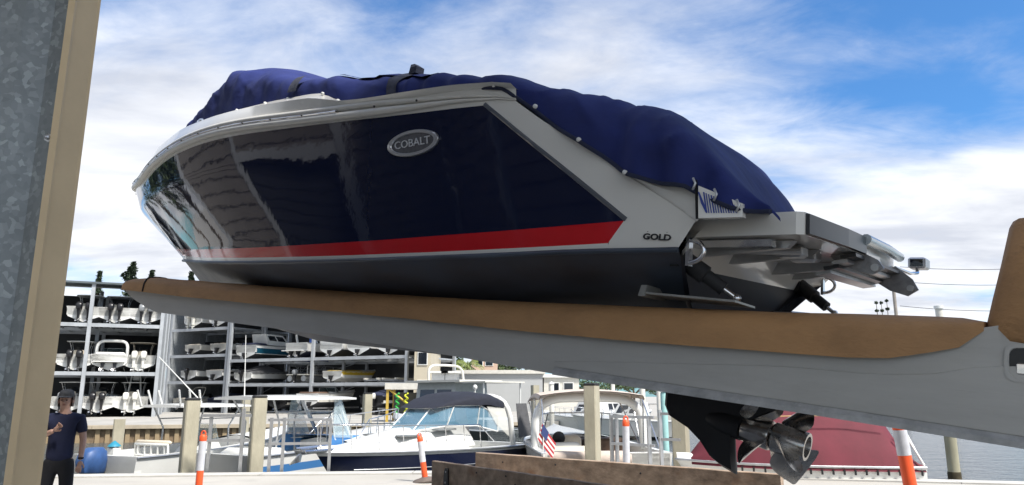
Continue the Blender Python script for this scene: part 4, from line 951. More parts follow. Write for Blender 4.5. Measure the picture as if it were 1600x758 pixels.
m = MB(); m.bbox((.45, 0, 1.35), (.8, 2.2, .35), .1); m.build('sun_pad', gel, o, 50); m = MB(); m.box((-.3, 0, .72), (.6, 2.3, .07)); m.build('swim_platform', gel, o)
cc_boat(210, 2, 'L', 'cream boat with a bimini and twin cream outboards, left rack middle shelf right end', cow=whitecow, B=2.6, leg=whitecow, topm=cream)
cc_boat(101, 3, 'L', 'white console boat with a pale top on the left rack floor, behind the man', cow=greycow)
cc_boat(151, 3, 'L', 'white console boat with round hard top and grey outboards on the left rack floor', cow=blackp, B=2.75)
cc_boat(203, 3, 'L', 'white fishing boat with a tall tower on the left rack floor', cow=whitecow, B=2.75, tower=True, leg=whitecow)
# right-hand blocks
cc_boat(287, 3, 'B', 'white boat with white outboards on the highest visible shelf of the narrow rack', cow=whitecow, leg=whitecow, top=False, dep=.3)
cc_boat(327, 3, 'B', 'white boat with dark outboard at the right of the narrow rack highest visible shelf', n=1, top=False, dep=.3)
def runabout(px, lvl, blk, label, L=6.2, B=2.3, H=1.0, mats=None, drive='stern', canv=None, ws=True, n=1, cow=blackp, dep=.6, peak=.5, hx=.4):
    loc, I = rspot(px, lvl, blk, dep); o_ = boat(label, loc, I, 'boats stored in the racks')
    zs, hb = make_hull(o_, L, B, H, mats or HM(), deck_from=.5)
    if canv: cover(o_, L, zs, hb, canv, .1, .97, peak, hx)
    elif ws:
        windshield(o_, L * .58, H * 1.08, B * .9, .42, .35, 1.0, blackp, darkglass); m_ = MB(); m_.bbox((.55, 0, H * .93), (1.0, B * .76, .26), .08); m_.build('sun_pad', cream, o_, 50)
        for s in (1, -1): m_ = MB(); m_.bbox((L * .36, s * B * .22, H * .85), (.5, .5, .62), .1); m_.build('seat', gel, o_, 50)
    for i in range(n):
        y = (i - (n - 1) / 2) * .75
        if drive == 'stern': sterndrive(o_, 0, y, .42)
        else: outboard(o_, -.05, y, H * .62, cow)
    return o_
cream_h = HM(gel2, gel2, gel2)
runabout(287, 2, 'B', 'cream runabout with a blue cover strip on the narrow rack second shelf', mats=cream_h)
runabout(328, 2, 'B', 'cream runabout beside the corner post on the narrow rack second shelf', mats=cream_h)
runabout(284, 1, 'B', 'white low boat with a black outboard on the narrow rack lower shelf', drive='out', ws=False)
runabout(325, 1, 'B', 'white low boat beside the corner post on the narrow rack lower shelf', mats=HM(gel, blackp, gel))
o = runabout(276, 0, 'B', 'cream bowrider with a curved arch and tan seat on the narrow rack floor', L=6.8, mats=HM(brownv, gel2, gel2)); arch(o, 1.9, 1.0, 2.0, 1.2, gel2, .06, .7)
runabout(330, 0, 'B', 'dark covered boat on the narrow rack floor', mats=HM(navyc, navyc, navyc), canv=navyc)
loc, I = rspot(372, 2, 'C'); o = boat('white hard-top cruiser with a teal hull side, second shelf beside the rack post', loc, I, 'boats stored in the racks')
zs, hb = make_hull(o, 8.6, 2.7, 1.35, HM(gel, teal, gel), bands=(.30, .34, .38, .78), deck_from=.5, rise=.2); c = cabin(o, 2.2, 5.8, 2.2, 1.8, 1.45, 1.15, 1.3, -.5); sterndrive(o, 0, 0, .4)
m = MB(); m.bbox((1.2, 0, 1.45), (1.6, 2.1, .3), .1); m.build('sun_pad', navyc, o, 50)
loc, I = rspot(452, 2, 'C'); o = boat('white express cruiser with arch and twin drives beside the middle rack post', loc, I, 'boats stored in the racks')
zs, hb = make_hull(o, 8.2, 2.75, 1.4, HM(), deck_from=.45); arch(o, 1.6, 1.4, 2.4, 1.1, r=.12, lean=-.5); windshield(o, 4.6, 1.5, 2.3, .7); sterndrive(o, 0, .45, .42); sterndrive(o, 0, -.45, .42)
m = MB(); m.box((-.35, 0, .6), (.7, 2.5, .08)); m.build('swim_platform', gel, o)
m = MB(); m.box((.9, -1.28, 1.75), (1.0, .05, .7)); m.build('side_curtain', bluecanvas, o)
runabout(370, 1, 'C', 'boat under a grey cover with a black outboard, lower shelf', L=7.2, B=2.4, canv=greycanvas, drive='out', peak=.75, hx=.4)
loc, I = rspot(455, 1, 'C'); o = boat('pontoon boat with a blue canopy beside the middle rack post', loc, I, 'boats stored in the racks', name='pontoon_boat')
for s in (1, -1): m = MB(); m.tube([(0, s * .85, .32), (.3, s * .85, .32), (5.4, s * .85, .32), (6.2, s * .85, .5)], [.3, .32, .32, .05], 12); m.build('pontoon', alu, o, 50)
m = MB(); m.box((2.9, 0, .70), (6.0, 2.4, .10)); m.build('deck', gel2, o)
for s in (1, -1):
    m = MB()
    for z in (.95, 1.25, 1.55): m.tube([(.2, s * 1.15, z), (5.6, s * 1.15, z)], .022, 5)
    for x in (.2, 1.5, 2.9, 4.2, 5.6): m.tube([(x, s * 1.15, .75), (x, s * 1.15, 1.55)], .022, 5)
    m.build('side_rail', alu, o, 60)
canopy(o, .4, 3.4, 2.15, 2.3, .08, bluecanvas, .8); outboard(o, -.1, 0, .55, greycow)
runabout(507, 2, 'C', 'white cuddy boat just right of the middle rack post, second shelf', L=7.4, B=2.75, H=1.55)
runabout(551, 2, 'C', 'white cuddy boat between two others on the second shelf of the right bay', L=7.6, B=2.75, H=1.6)
runabout(600, 2, 'C', 'white boat rightmost on the second shelf of the right bay', L=7.2, B=2.7, H=1.45)
runabout(511, 1, 'C', 'white speedboat with yellow flashes alone on the lower shelf', L=7.2, B=2.3, H=1.0, mats=[gel, gel, yellow, gel], canv=yellow, peak=.1)
for k, (px, lb) in enumerate(((571, 'empty grey boat cradle beside the yellow speedboat'), (600, 'empty grey boat cradle at the right end of the lower shelf'))):
    loc, I = rspot(px, 1, 'C'); o = thing('boat_cradle', lb, 'cradle', loc, math.atan2(I.y if hasattr(I, 'y') else I[1], I[0]))
    for s in (1, -1): m = MB(); m.box((2.6, s * .7, .22), (5.0, .18, .16)); m.build('runner', gel2, o)
    for x in (.4, 2.6, 4.8): m = MB(); m.box((x, 0, .08), (.2, 1.8, .13)); m.build('cross_beam', greycow, o)
runabout(358, 0, 'C', 'dark covered boat with a black outboard on the floor beside the rack post', mats=HM(greycow, greycow, greycow), canv=greycanvas, drive='out', peak=.3)
o = runabout(427, 0, 'C', 'dark runabout with a black outboard on the floor behind the blue and white boat', mats=HM(gel2, blackp, blackp), canv=greycanvas, drive='out', peak=.45)
def trailer(par, L, B, z):
    for s in (1, -1):
        m_ = MB(); m_.box((L * .45, s * B * .36, z - .08), (L * .95, .12, .14)); m_.build('trailer_frame', alu, par)
        for x in (L * .25, L * .37):
            m_ = MB(); m_.lathe([(.0, -.09), (.2, -.09), (.3, -.06), (.3, .06), (.2, .09), (0, .09)], (x, s * B * .46, z - .30), 14, axis='Y'); m_.build('wheel', rubber, par, 40)
loc, I = rspot(496, 0, 'C', -1.5); o = boat('white cruiser with brown trim standing on a trailer in front of the rack', (loc[0], loc[1], .62), I, 'boats stored in the racks')
zs, hb = make_hull(o, 7.4, 2.6, 1.3, HM(gel2, gel2, gel), deck_from=.45); windshield(o, 4.0, 1.4, 2.2, .5); trailer(o, 7.4, 2.6, .05); sterndrive(o, 0, .4, .4); sterndrive(o, 0, -.4, .4)
m = MB(); m.bbox((1.0, 0, 1.3), (1.9, 2.2, .34), .1); m.build('cockpit_cover', brownv, o, 50)
loc, I = rspot(590, 0, 'C', -1.0); o = boat('dark boat under a navy cover on a trailer beside the kiosk', (loc[0], loc[1], .62), I, 'boats stored in the racks')
zs, hb = make_hull(o, 7.0, 2.5, 1.1, HM(gel, blackp, blackp), deck_from=.45); cover(o, 7.0, zs, hb, navyc, .1, .97, .6, .4); trailer(o, 7, 2.5, .05); outboard(o, -.05, .35, .7, whitecow); outboard(o, -.05, -.35, .7, whitecow)
# ================================================================== boats afloat in the near basin
WZ = -.9
def afloat(px, Y, head, label, draft=.4, name='motor_boat', z=WZ):
    return boat(label, (lat(px, Y), Y, z - draft), Vector((*head,)).normalized(), 'boats moored in the basin', name)
# centre console with a white hard top
o = afloat(172, 19.4, (.41, .91), 'white centre console boat with a white hard top and cream seat, near left', .2)
zs, hb = make_hull(o, 6.8, 2.4, 1.3, HM(), deck_from=.66, rise=.3); ttop(o, 2.9, .5, 2.52, 2.6, 1.9, None, .09)
c = bpy.data.objects.new('console', None); COL.objects.link(c); c.parent = o; c.location = (3.1, 0, .5)
m = MB(); m.prism([(-.5, -.45, 0), (.6, -.45, 0), (.5, -.45, .62), (.22, -.45, 1.02), (-.22, -.45, .98), (-.5, -.45, .72)], (0, .9, 0)); m.build('body', gel, c)
for s in (1, -1): m = MB(); m.lathe([(.0, 0), (.10, 0), (.10, .012), (0, .012)], (.3, s * .45 - (.012 if s < 0 else 0), .55), 14, axis='Y'); m.build('porthole', darkglass, c, 40)
m = MB(); m.prism([(.25, -.43, 1.0), (.28, -.43, 1.0), (.1, -.43, 1.5), (.07, -.43, 1.5)], (0, .86, 0)); m.build('windscreen', clear, c)
m = MB(); m.box((-.25, 0, 1.0), (.3, .7, .05), 0, 0, .6); m.build('dash', greycow, c)
se = bpy.data.objects.new('helm_seat', None); COL.objects.link(se); se.parent = o; se.location = (1.75, 0, .5)
m = MB(); m.bbox((0, 0, .62), (.55, 1.3, .18), .05); m.bbox((-.28, 0, 1.05), (.12, 1.3, .12), .04); m.build('cushion', cream, se, 50)
m = MB(); m.bbox((0, 0, .28), (.6, 1.2, .5), .04); m.build('base', gel, se)
m = MB(); m.tube([(-.30, -.62, .6), (-.34, -.62, 1.0), (-.34, .62, 1.0), (-.30, .62, .6)], .035, 8)
for k in range(5): y = -.5 + .25 * k; m.tube([(-.34, y, 1.0), (-.32, y, .7)], .03, 6)
m.tube([(-.32, -.6, .72), (-.32, .6, .72)], .03, 6); m.build('backrest_frame', gel, se, 60)
for s in (1, -1):
    m = MB()
    for k in range(3): m.tube([(1.6 + .35 * k, s * .75, 2.5), (1.45 + .35 * k, s * .80, 2.95)], .028, 6)
    m.build('rod_holder', gel, o, 60)
m = MB(); m.tube([(3.6, .6, 2.6), (2.1, .85, 3.9)], .016, 6); m.build('outrigger', gel, o, 60)
outboard(o, -.05, .0, .72, mat('blue_cowling', (.035, .09, .24), .45, var=.2), 1.25, True, whitecow)
m = MB(); m.bbox((.55, .35, 1.30), (.22, .3, .36), .04); m.build('bait_bucket', gel, o, 40); m = MB(); m.lathe([(.02, .14), (.15, .03), (.17, .0), (0, 0)], (.55, .35, 1.49), 14); m.build('blue_lid', mat('teal_lid', (.02, .22, .33), .5), o, 50)
# blue and white boat with a hard top
o = afloat(345, 18.9, (.52, .85), 'white boat with blue stripes and hard top between the two left concrete pilings', .18)
zs, hb = make_hull(o, 7.0, 2.5, 1.35, HM(gel, stripe_blue, gel), bands=(.34, .36, .66, .80), deck_from=.5, rise=.36)
m = MB(); m.prism([(2.6, -1.05, 1.2), (5.4, -.62, 1.3), (4.9, -.55, 1.62), (3.0, -.95, 1.7)], (0, .02, 0)); m.prism([(2.6, 1.05, 1.2), (5.4, .62, 1.3), (4.9, .55, 1.62), (3.0, .95, 1.7)], (0, -.02, 0)); m.add([(3.0, -.95, 1.7), (4.9, -.55, 1.62), (4.9, .55, 1.62), (3.0, .95, 1.7)], [(0, 1, 2, 3)]); m.add([(4.9, -.55, 1.62), (5.6, -.5, 1.42), (5.6, .5, 1.42), (4.9, .55, 1.62)], [(0, 1, 2, 3)]); m.build('cuddy', [stripe_blue], o)
tt = ttop(o, 2.2, .6, 2.72, 3.4, 2.1, None, .10)
m = MB()
for s in (1, -1): m = MB(); m.prism([(3.9, s * .85, 1.6), (3.0, s * .95, 1.65), (3.1, s * .85, 2.7), (3.35, s * .85, 2.7)], (0, .02 * s, 0)); m.build('enclosure_side', clear, o)
windshield(o, 4.0, 1.6, 2.0, .75, .5, .9, gel, clear)
m = MB(); m.tube([(4.0, -.62, 1.6), (3.35, -.75, 2.7)], .05, 6); m.tube([(4.0, .62, 1.6), (3.35, .75, 2.7)], .05, 6); m.build('enclosure_frame', gel, o, 60)
m = MB(); m.tube([(1.4, .7, .9), (1.2, .72, 4.4)], [.022, .008], 6); m.build('antenna', gel, o, 60)
m = MB(); m.bbox((.9, -.3, 1.15), (.9, 1.6, .65), .12); m.build('transom_seat', gel, o, 50)
bow_rail(o, zs, hb, 4.0, 6.8, .55)
m = MB(); m.box((7.2, 0, 1.55), (.8, .35, .06)); m.tube([(7.0, .0, 1.6), (7.75, .0, 1.45)], .035, 6); m.prism([(7.7, -.02, 1.5), (7.9, -.02, 1.15), (7.6, -.02, 1.2)], (0, .04, 0)); m.build('anchor_roller', steel, o)
m = MB(); rp = []
for k in range(40): a = k * .5; rp.append((6.5 + .16 * math.cos(a), -.15 + .16 * math.sin(a), 1.68 + .006 * k))
m.tube(rp, .025, 6); m.build('rope_coil', mat('green_rope', (.02, .16, .12), .9), o, 60)
# white cruiser with navy stripe and navy bimini, bow to the left
C0_, C1_ = Vector((lat(785, 24.0), 24.0)), Vector((lat(497, 18.0), 18.0)); Lc = (C1_ - C0_).length
o = boat('white cruiser with a navy stripe and navy canvas top, moored bow towards the left', (C0_.x, C0_.y, WZ - .45), (C1_ - C0_).normalized(), 'boats moored in the basin')
zs, hb = make_hull(o, Lc, 2.7, 1.62, HM(gel, stripe_navy, gel), bands=(.40, .42, .66, .94), deck_from=.42, rise=.08, rake=.22, full=2.0, camber=.05)
m = MB(); rws = []   # trunk cabin rising from the foredeck
for i in range(11):
    u = i / 10; x = lerp(Lc * .36, Lc * .92, u); w = (hb(x, 1) - .30) ; h = .62 * (1 - u ** 1.7) + .02
    rws.append([(x, w * v * (1 - .18 * (1 - abs(v)) * 0), zs(x) + .06 + h * (1 - abs(v) ** 3.2)) for v in (-1, -.97, -.85, -.6, -.3, 0, .3, .6, .85, .97, 1)])
m.grid(rws); m.add(rws[0], [tuple(range(11))]); cb = m.build('trunk_cabin', gel, o, 45)
for xh in (.50, .66):
    x = Lc * xh; 
    for s in (1, -1): m = MB(); m.bbox((x, s * (hb(x, 1) - .48), zs(x) + .50 - (xh - .5) * .9), (.75, .26, .05), .02); m.build('hatch', mat('smoked_hatch', (.18, .19, .19), .2, var=.1), cb)
x0 = Lc * .60; z0 = zs(x0) + .30
wsx = bpy.data.objects.new('windshield', None); COL.objects.link(wsx); wsx.parent = o
bl = [(Lc * .62, .45, zs(0) + .50), (Lc * .50, .88, zs(0) + .62), (Lc * .36, 1.10, zs(0) + .60), (Lc * .24, 1.15, zs(0) + .42)]; tl = [(Lc * .52, .40, zs(0) + 1.08), (Lc * .45, .82, zs(0) + 1.16), (Lc * .33, 1.02, zs(0) + 1.16), (Lc * .235, 1.12, zs(0) + .85)]
allb = bl + []; fr = MB()
def mv_(p): return (p[0], -p[1], p[2])
for s in (0, 1):
    for k in range(3):
        q = [bl[k], bl[k + 1], tl[k + 1], tl[k]]; q = [mv_(p) for p in q] if s else q; m = MB(); m.add(q, [(0, 1, 2, 3)]); m.build('pane', mat('blue_tint_glass', (.12, .26, .36), .04, alpha=.55, spec=.8), wsx)
        for a_, b_ in ((0, 1), (2, 3), (0, 3), (1, 2)): fr.tube([q[a_], q[b_]], .02, 6)
m = MB(); m.add([bl[0], mv_(bl[0]), mv_(tl[0]), tl[0]], [(0, 1, 2, 3)]); m.build('pane', MATS['blue_tint_glass'], wsx); fr.tube([tl[0], mv_(tl[0])], .02, 6); fr.build('frame', gel, wsx, 60)
cn = bpy.data.objects.new('canvas_top', None); COL.objects.link(cn); cn.parent = o
m = MB(); rws = []
for i in range(13):
    u = i / 12; x = lerp(Lc * .20, Lc * .54, u); zt_ = zs(0) + interp(u, [(0, 1.38), (.15, 1.50), (.35, 1.54), (.6, 1.44), (.85, 1.24), (1, 1.09)]); w = lerp(1.18, .62, u ** 2)
    zb_ = zs(0) + interp(u, [(0, 1.05), (.2, 1.16), (.75, 1.17), (1, 1.08)])
    rws.append([(x, w * math.copysign(abs(math.cos(t)) ** .55, math.cos(t)), zb_ + (zt_ - zb_) * math.sin(t) ** .55 + .012 * math.sin(9 * x + 4 * t)) for t in [math.pi * k / 16 for k in range(17)]])
m.grid(rws); m.add(rws[0], [tuple(range(17))]); m.build('canvas', mat('black_navy_canvas', (.010, .012, .022), .85, var=.3, bump=.3), cn, 60)
for s in (1, -1): m = MB(); m.add([(Lc * .25, s * 1.16, zs(0) + .62), (Lc * .16, s * 1.2, zs(0) + .2), (Lc * .20, s * 1.18, zs(0) + 1.1), (Lc * .30, s * 1.1, zs(0) + 1.12)], [(0, 1, 2, 3)]); m.build('side_curtain', mat('clear_vinyl', (.75, .74, .68), .2, alpha=.6), cn)
arch(o, Lc * .155, zs(0) + .0, 2.5, 1.42, r=.08, lean=.25)
m = MB(); 
for s in (1, -1): m = MB(); m.prism([(Lc * .13, s * 1.22, zs(0) + 1.2), (Lc * .06, s * 1.22, zs(0) + 1.2), (Lc * .02, s * 1.22, zs(0) + .25), (Lc * .11, s * 1.22, zs(0) + .2)], (0, .02, 0)); m.build('aft_curtain', greycanvas, cn)
bow_rail(o, zs, hb, Lc * .28, Lc * .99, .62, 8, .10)
m = MB(); m.bbox((Lc * 1.0, 0, zs(Lc) + .02), (.9, .42, .09), .03); m.tube([(Lc * .95, 0, zs(Lc) + .12), (Lc * 1.05 + .2, 0, zs(Lc) + .1)], .035, 6); m.prism([(Lc * 1.05, -.02, zs(Lc) + .05), (Lc * 1.05 + .35, -.02, zs(Lc) - .25), (Lc * 1.05 + .05, -.02, zs(Lc) - .2)], (0, .04, 0)); m.build('bow_pulpit', steel, o)
m = MB(); m.ball((Lc * .155 + .25, 0, zs(0) + 1.68), (.07, .07, .08)); m.tube([(Lc * .155 + .25, 0, zs(0) + 1.5), (Lc * .155 + .25, 0, zs(0) + 1.66)], .02, 6); m.build('mast_light', gel, o, 60)
for s in (1,):   # pin line and oval scrolls on the stripe
    m = MB(); P = [Vector((x, hb(x, .75) + .006, zs(x) * .75)) for x in [Lc * (.06 + .82 * k / 20) for k in range(21)]]; m.tube(P, .012, 4)
    for xe in (.28, .345):
        x = Lc * xe; m.tube([Vector((x + .24 * math.cos(a), hb(x + .24 * math.cos(a), .75) + .008, zs(x) * .75 + .085 * math.sin(a))) for a in [2 * math.pi * k / 20 for k in range(21)]], .012, 4)
    m.build('pin_stripe', alu, o, 60)
for k in range(7):
    x = Lc * (.085 - .009 * k); m = MB(); m.box((x, hb(x, .80) + .012, zs(x) * (.79 + .01 * (k % 2))), (.035, .006, .12 + .03 * (k % 3)), 0, 0, .3); m.build('lettering', mat('grey_lettering', (.16, .18, .22), .4), o)
# express cruiser seen from astern, pinkish bimini
E0 = (948, 18.2)
o = afloat(E0[0], E0[1], (-.10, .99), 'beige-topped express cruiser seen from astern with an open cockpit', .5)
zs, hb = make_hull(o, 8.5, 3.15, 1.75, HM(), deck_from=.52, rise=.12, sole=.45)
m = MB(); m.bbox((.10, .45, 1.62), (.5, 2.0, .34), .08); m.build('transom_cover', tanv, o, 50)
m = MB(); m.bbox((.9, .75, 1.5), (.7, 1.3, .7), .08); m.build('aft_seat', cream, o, 50)
m = MB(); m.bbox((3.6, .7, 1.45), (1.2, 1.3, 1.1), .08); m.build('helm_console', cream, o, 50)
m = MB(); m.lathe([(.16, 0), (.18, .02), (.16, .04)], (2.95, .7, 1.95), 14, axis='X'); m.build('steering_wheel', blackp, o, 60)
m = MB(); m.bbox((2.5, .75, 1.55), (.45, 1.2, .62), .12); m.build('helm_seat', greycow, o, 50)
m = MB(); m.bbox((3.9, -.75, 1.35), (1.1, 1.2, 1.1), .05); m.build('cabin_door', brownv, o, 40)
windshield(o, 4.9, 1.85, 3.0, .75, .7, 1.3, alu, mat('greenish_glass', (.35, .52, .50), .04, alpha=.35, spec=.7))
arch(o, 2.0, 1.7, 2.95, 1.35, gel, .12, .25)
bt = canopy(o, 1.7, 4.4, 3.02, 2.85, .16, tanv, None, .15)
for s in (1, -1):
    m = MB()
    for a_, b_ in (((1.9, s * 1.40, 1.75), (1.75, s * 1.38, 3.02)), ((2.2, s * 1.40, 1.75), (2.9, s * 1.38, 3.1)), ((2.2, s * 1.40, 1.75), (4.2, s * 1.36, 2.9)), ((.5, s * 1.45, 1.72), (1.7, s * 1.35, 3.0))): m.tube([a_, b_], .018, 6)
    m.build('canopy_frame', steel, o, 60)
for s in (1, -1): m = MB(); m.add([(1.7, s * 1.40, 3.0), (4.3, s * 1.38, 2.9), (4.0, s * 1.42, 1.95), (1.2, s * 1.46, 1.78)], [(0, 1, 2, 3)]); m.build('side_curtain', mat('hazy_vinyl', (.6, .6, .58), .15, alpha=.22), bt)
for y, w_ in ((.75, .10), (.60, .05), (.52, .06), (-.1, .06)): m = MB(); m.box((-.010, y, 1.22), (.006, w_, .08)); m.build('lettering', blackp, o)
m = MB(); m.box((-.35, 0, .62), (.7, 2.8, .08)); m.build('swim_platform', gel, o)
fl_ = thing('flag', 'small striped flag on a staff at the stern of the beige-topped cruiser', 'flag', (lat(848, 17.7), 17.7, .45)); fl_.rotation_euler = (0, 0, .3)
m = MB(); m.tube([(0, 0, -.02), (.02, 0, .62)], .012, 6); m.build('staff', gel, fl_, 60)
redm = mat('flag_red', (.45, .03, .04), .8); whm = mat('flag_white', (.75, .74, .72), .8); blm = mat('flag_blue', (.03, .05, .16), .8)
for k in range(7):
    m = MB(); rws = []
    for i in range(5): u = i / 4; rws.append([(.03 - .10 * (k + j) / 7 + .34 * u - .05, .03 * math.sin(3 * u + k * .2), .58 - .05 * (k + j) - .50 * u * .9 + .02) for j in (0, 1)])
    m.grid(rws); m.build('stripe', redm if k % 2 == 0 else whm, fl_)
m = MB(); m.add([(.0, -.012, .60), (.14, -.012, .40), (.08, -.012, .20), (-.05, -.012, .38)], [(0, 1, 2, 3)]); m.build('canton', blm, fl_)
# maroon covered boat, right
o = afloat(1402, 16.6, (-1, .06), 'white boat under a maroon cover on the right, behind the propellers', .35)
zs, hb = make_hull(o, 4.9, 2.0, 1.52, HM(), deck_from=.5, rise=.05, rake=.25)
m = MB(); rws = []
for i in range(25):
    u = i / 24; x = lerp(.02, 4.6, u); h = interp(u, [(0, .02), (.05, .55), (.11, 1.1), (.3, 1.4), (.6, 1.42), (.8, 1.15), (1, .05)]); y = hb(x, 1) + .03
    rws.append([(x, y * v, zs(x) - (.10 if abs(v) > .99 else -.02) + h * (1 - abs(v) ** 1.35) + .018 * math.sin(6 * x + 7 * abs(v)) * (1 - abs(v))) for v in [k / 8 - 1 for k in range(17)]])
m.grid(rws); cvr = m.build('cover', maroon, o, 60)
sn = MB(); sn.box((0, 0, 0), (.035, .03, .10)); sn = sn.mesh('tie_tab', blackp)
for k in range(18):
    x = .12 + k * .22
    if x < 4.0: link('tie_tab', sn, cvr, (x, hb(x, 1) + .045, zs(x) - .12))
m = MB(); m.tube([(.05, hb(0, 1) + .02, 1.55), (.35, hb(0, 1) * .8, 2.3)], .02, 6); m.tube([(.0, hb(0, 1) - .1, 1.5), (.28, hb(0, 1) * .7, 2.35)], .02, 6); m.build('frame_pole', gel, o, 60)
m = MB(); m.tube([(x, (hb(x, 1)) * .62 + .12, zs(x) + .95 + .05 * math.sin(x)) for x in [.5 + .25 * k for k in range(14)]], .014, 6); m.build('tie_rope', mat('tan_rope', (.50, .33, .16), .9), o, 60)
# dark work boat further out
o = afloat(800, 33, (-.72, .70), 'black-hulled work boat with a grey wheelhouse behind the navy-topped cruiser', .6, 'work_boat')
blackh = mat('black_hull_paint', (.008, .014, .014), .35, var=.3); greyp = mat('grey_house_paint', (.42, .45, .46), .5, var=.1)
zs, hb = make_hull(o, 8.5, 3.0, 1.75, HM(blackh, blackh, blackh), deck_from=.3, rise=.25, deckm=greyp)
cabin(o, 2.6, 5.6, 2.3, 2.1, 1.7, 2.1, .15, .05, greyp, 'wheelhouse', True, mat('blue_black_glass', (.01, .02, .05), .06))
m = MB(); m.box((3.9, 0, 3.86), (3.9, 2.7, .10)); m.box((1.4, 0, 3.80), (2.0, 2.5, .06)); m.build('house_roof', gel2, o)
m = MB()
for s in (1, -1): m = MB(); m.tube([(.6, s * 1.15, 1.7), (.6, s * 1.15, 3.8)], .035, 6); m.build('roof_post', gel, o, 60)
arch(o, 4.4, 3.9, 2.2, .75, gel2, .06, .1); m = MB(); m.bbox((1.4, 0, 1.85), (1.3, 1.5, .8), .08); m.build('engine_box', greyp, o, 40)
m = MB()
for s in (1, -1): m.tube([(.5, 1.35 + .12 * s, 1.2), (.9, 1.75 + .12 * s, .3)], .03, 5)
for k in range(6): m.tube([(.5 + .07 * k, 1.30 + .066 * k - .05, 1.2 - .15 * k), (.5 + .07 * k, 1.45 + .066 * k + .05, 1.2 - .15 * k)], .025, 5)
m.build('boarding_ladder', alu, o, 60)

# ================================================================== pilings, rails, marker posts, timbers on the dock
pilem = mat('concrete_piling', (.40, .37, .28), .85, var=.16, scale=2.5, stretch=(1, 1, .4), bump=.25, bscale=25, dirt=((.24, .22, .16), 1.5, .5, .75, .55))
def piling(pxa, pxb, pytop, Y, label, rot=.7, cap=True, m_=None):
    w = (pxb - pxa) / 1175.0 * Y / (abs(math.cos(rot)) + abs(math.sin(rot))); z = at((pxa + pxb) / 2, pytop, Y).z
    o_ = thing('concrete_piling', label, 'piling', (lat((pxa + pxb) / 2, Y), Y, -3), rot, 'concrete pilings in the basin')
    q = MB(); k = w * .08; h = w / 2
    q.prism([(-h + k, -h, 0), (h - k, -h, 0), (h, -h + k, 0), (h, h - k, 0), (h - k, h, 0), (-h + k, h, 0), (-h, h - k, 0), (-h, -h + k, 0)], (0, 0, z + 3)); q.build('shaft', m_ or pilem, o_)
    if cap: q = MB(); q.bbox((0, 0, z + 3.03), (w * .96, w * .96, .07), .02); q.build('cap', rubber, o_)
piling(287, 316, 626, 17.9, 'square concrete piling left of the blue and white boat', .62)
piling(392, 420, 622, 18.2, 'square concrete piling standing in front of the blue and white boat', .55)
piling(911, 938, 603, 17.6, 'square concrete piling in front of the beige-topped cruiser', -.50)
piling(1046, 1076, 640, 17.4, 'square concrete piling beside the outdrive, mostly hidden by it', -.45)
piling(376, 393, 620, 30, 'small concrete piling beyond the blue and white boat', .6)
piling(566, 583, 616, 36, 'concrete piling standing in front of the far sea wall', .5)
piling(180, 202, 655, 24, 'concrete piling behind the centre console boat', .5, False)
piling(829, 843, 602, 30, 'slim concrete piling between the work boat and the beige-topped cruiser', .4, False)
o = thing('timber_piling', 'round timber piling stained yellow standing in open water at the right', 'piling', (lat(1477, 24.5), 24.5, -3)); m = MB()
m.lathe([(.19, 0), (.19, 2.15), (.18, 2.3), (.175, 4.4), (.16, 4.6)], n=14); m.build('shaft', mat('weathered_pile', (.36, .34, .24), .85, var=.25, scale=1.5, stretch=(1, 1, .3), dirt=((.42, .26, .04), 1.2, .5, .7, .6)), o, 50)
m = MB(); m.lathe([(.196, 1.9), (.20, 2.0), (.198, 2.28), (.19, 2.32)], n=14); m.build('weed_band', mat('pile_weed', (.05, .04, .02), .9, var=.4), o, 50)
def rails(label, pts, posts, zl_, loc):
    o_ = thing('dock_railing', label, 'railing', loc); L0 = Vector(loc)
    for z in zl_:
        for a_, b_ in zip(pts, pts[1:]):
            q = MB(); A, B_ = Vector((*a_, z)) - L0, Vector((*b_, z)) - L0; d = B_ - A; q.box(tuple((A + B_) / 2), (d.length, .05, .06), math.atan2(d.y, d.x)); q.build('rail', alu, o_)
    for x, y, z1 in posts: q = MB(); q.box((x - L0.x, y - L0.y, z1 / 2 - L0.z), (.07, .07, z1), .2); q.build('post', alu, o_)
def gp(px, Y): return (lat(px, Y), Y)
rails('aluminium gangway railing beside the blue and white boat', [gp(318, 17.2), gp(395, 17.3)], [(*gp(333, 17.25), 1.25), (*gp(383, 17.25), 1.4)], (1.25, .70), (*gp(318, 17.2), 0))
rails('aluminium gangway railing right of the second left piling', [gp(421, 17.3), gp(520, 17.6)], [(*gp(447, 17.35), 1.2), (*gp(519, 17.6), 1.15), (*gp(427, 17.3), 1.2)], (1.15, .62), (*gp(421, 17.3), 0))
rails('aluminium gangway railing in front of the beige-topped cruiser', [gp(952, 16.9), gp(1020, 16.0)], [(*gp(954, 16.9), 1.32), (*gp(962, 16.8), 1.25), (*gp(1012, 16.1), 1.25)], (1.24, .66), (*gp(952, 16.9), 0))
rails('aluminium railing beside the right-hand concrete piling', [gp(1028, 16.8), gp(1060, 16.6)], [(*gp(1030, 16.8), 1.38)], (1.30, .75), (*gp(1028, 16.8), 0))
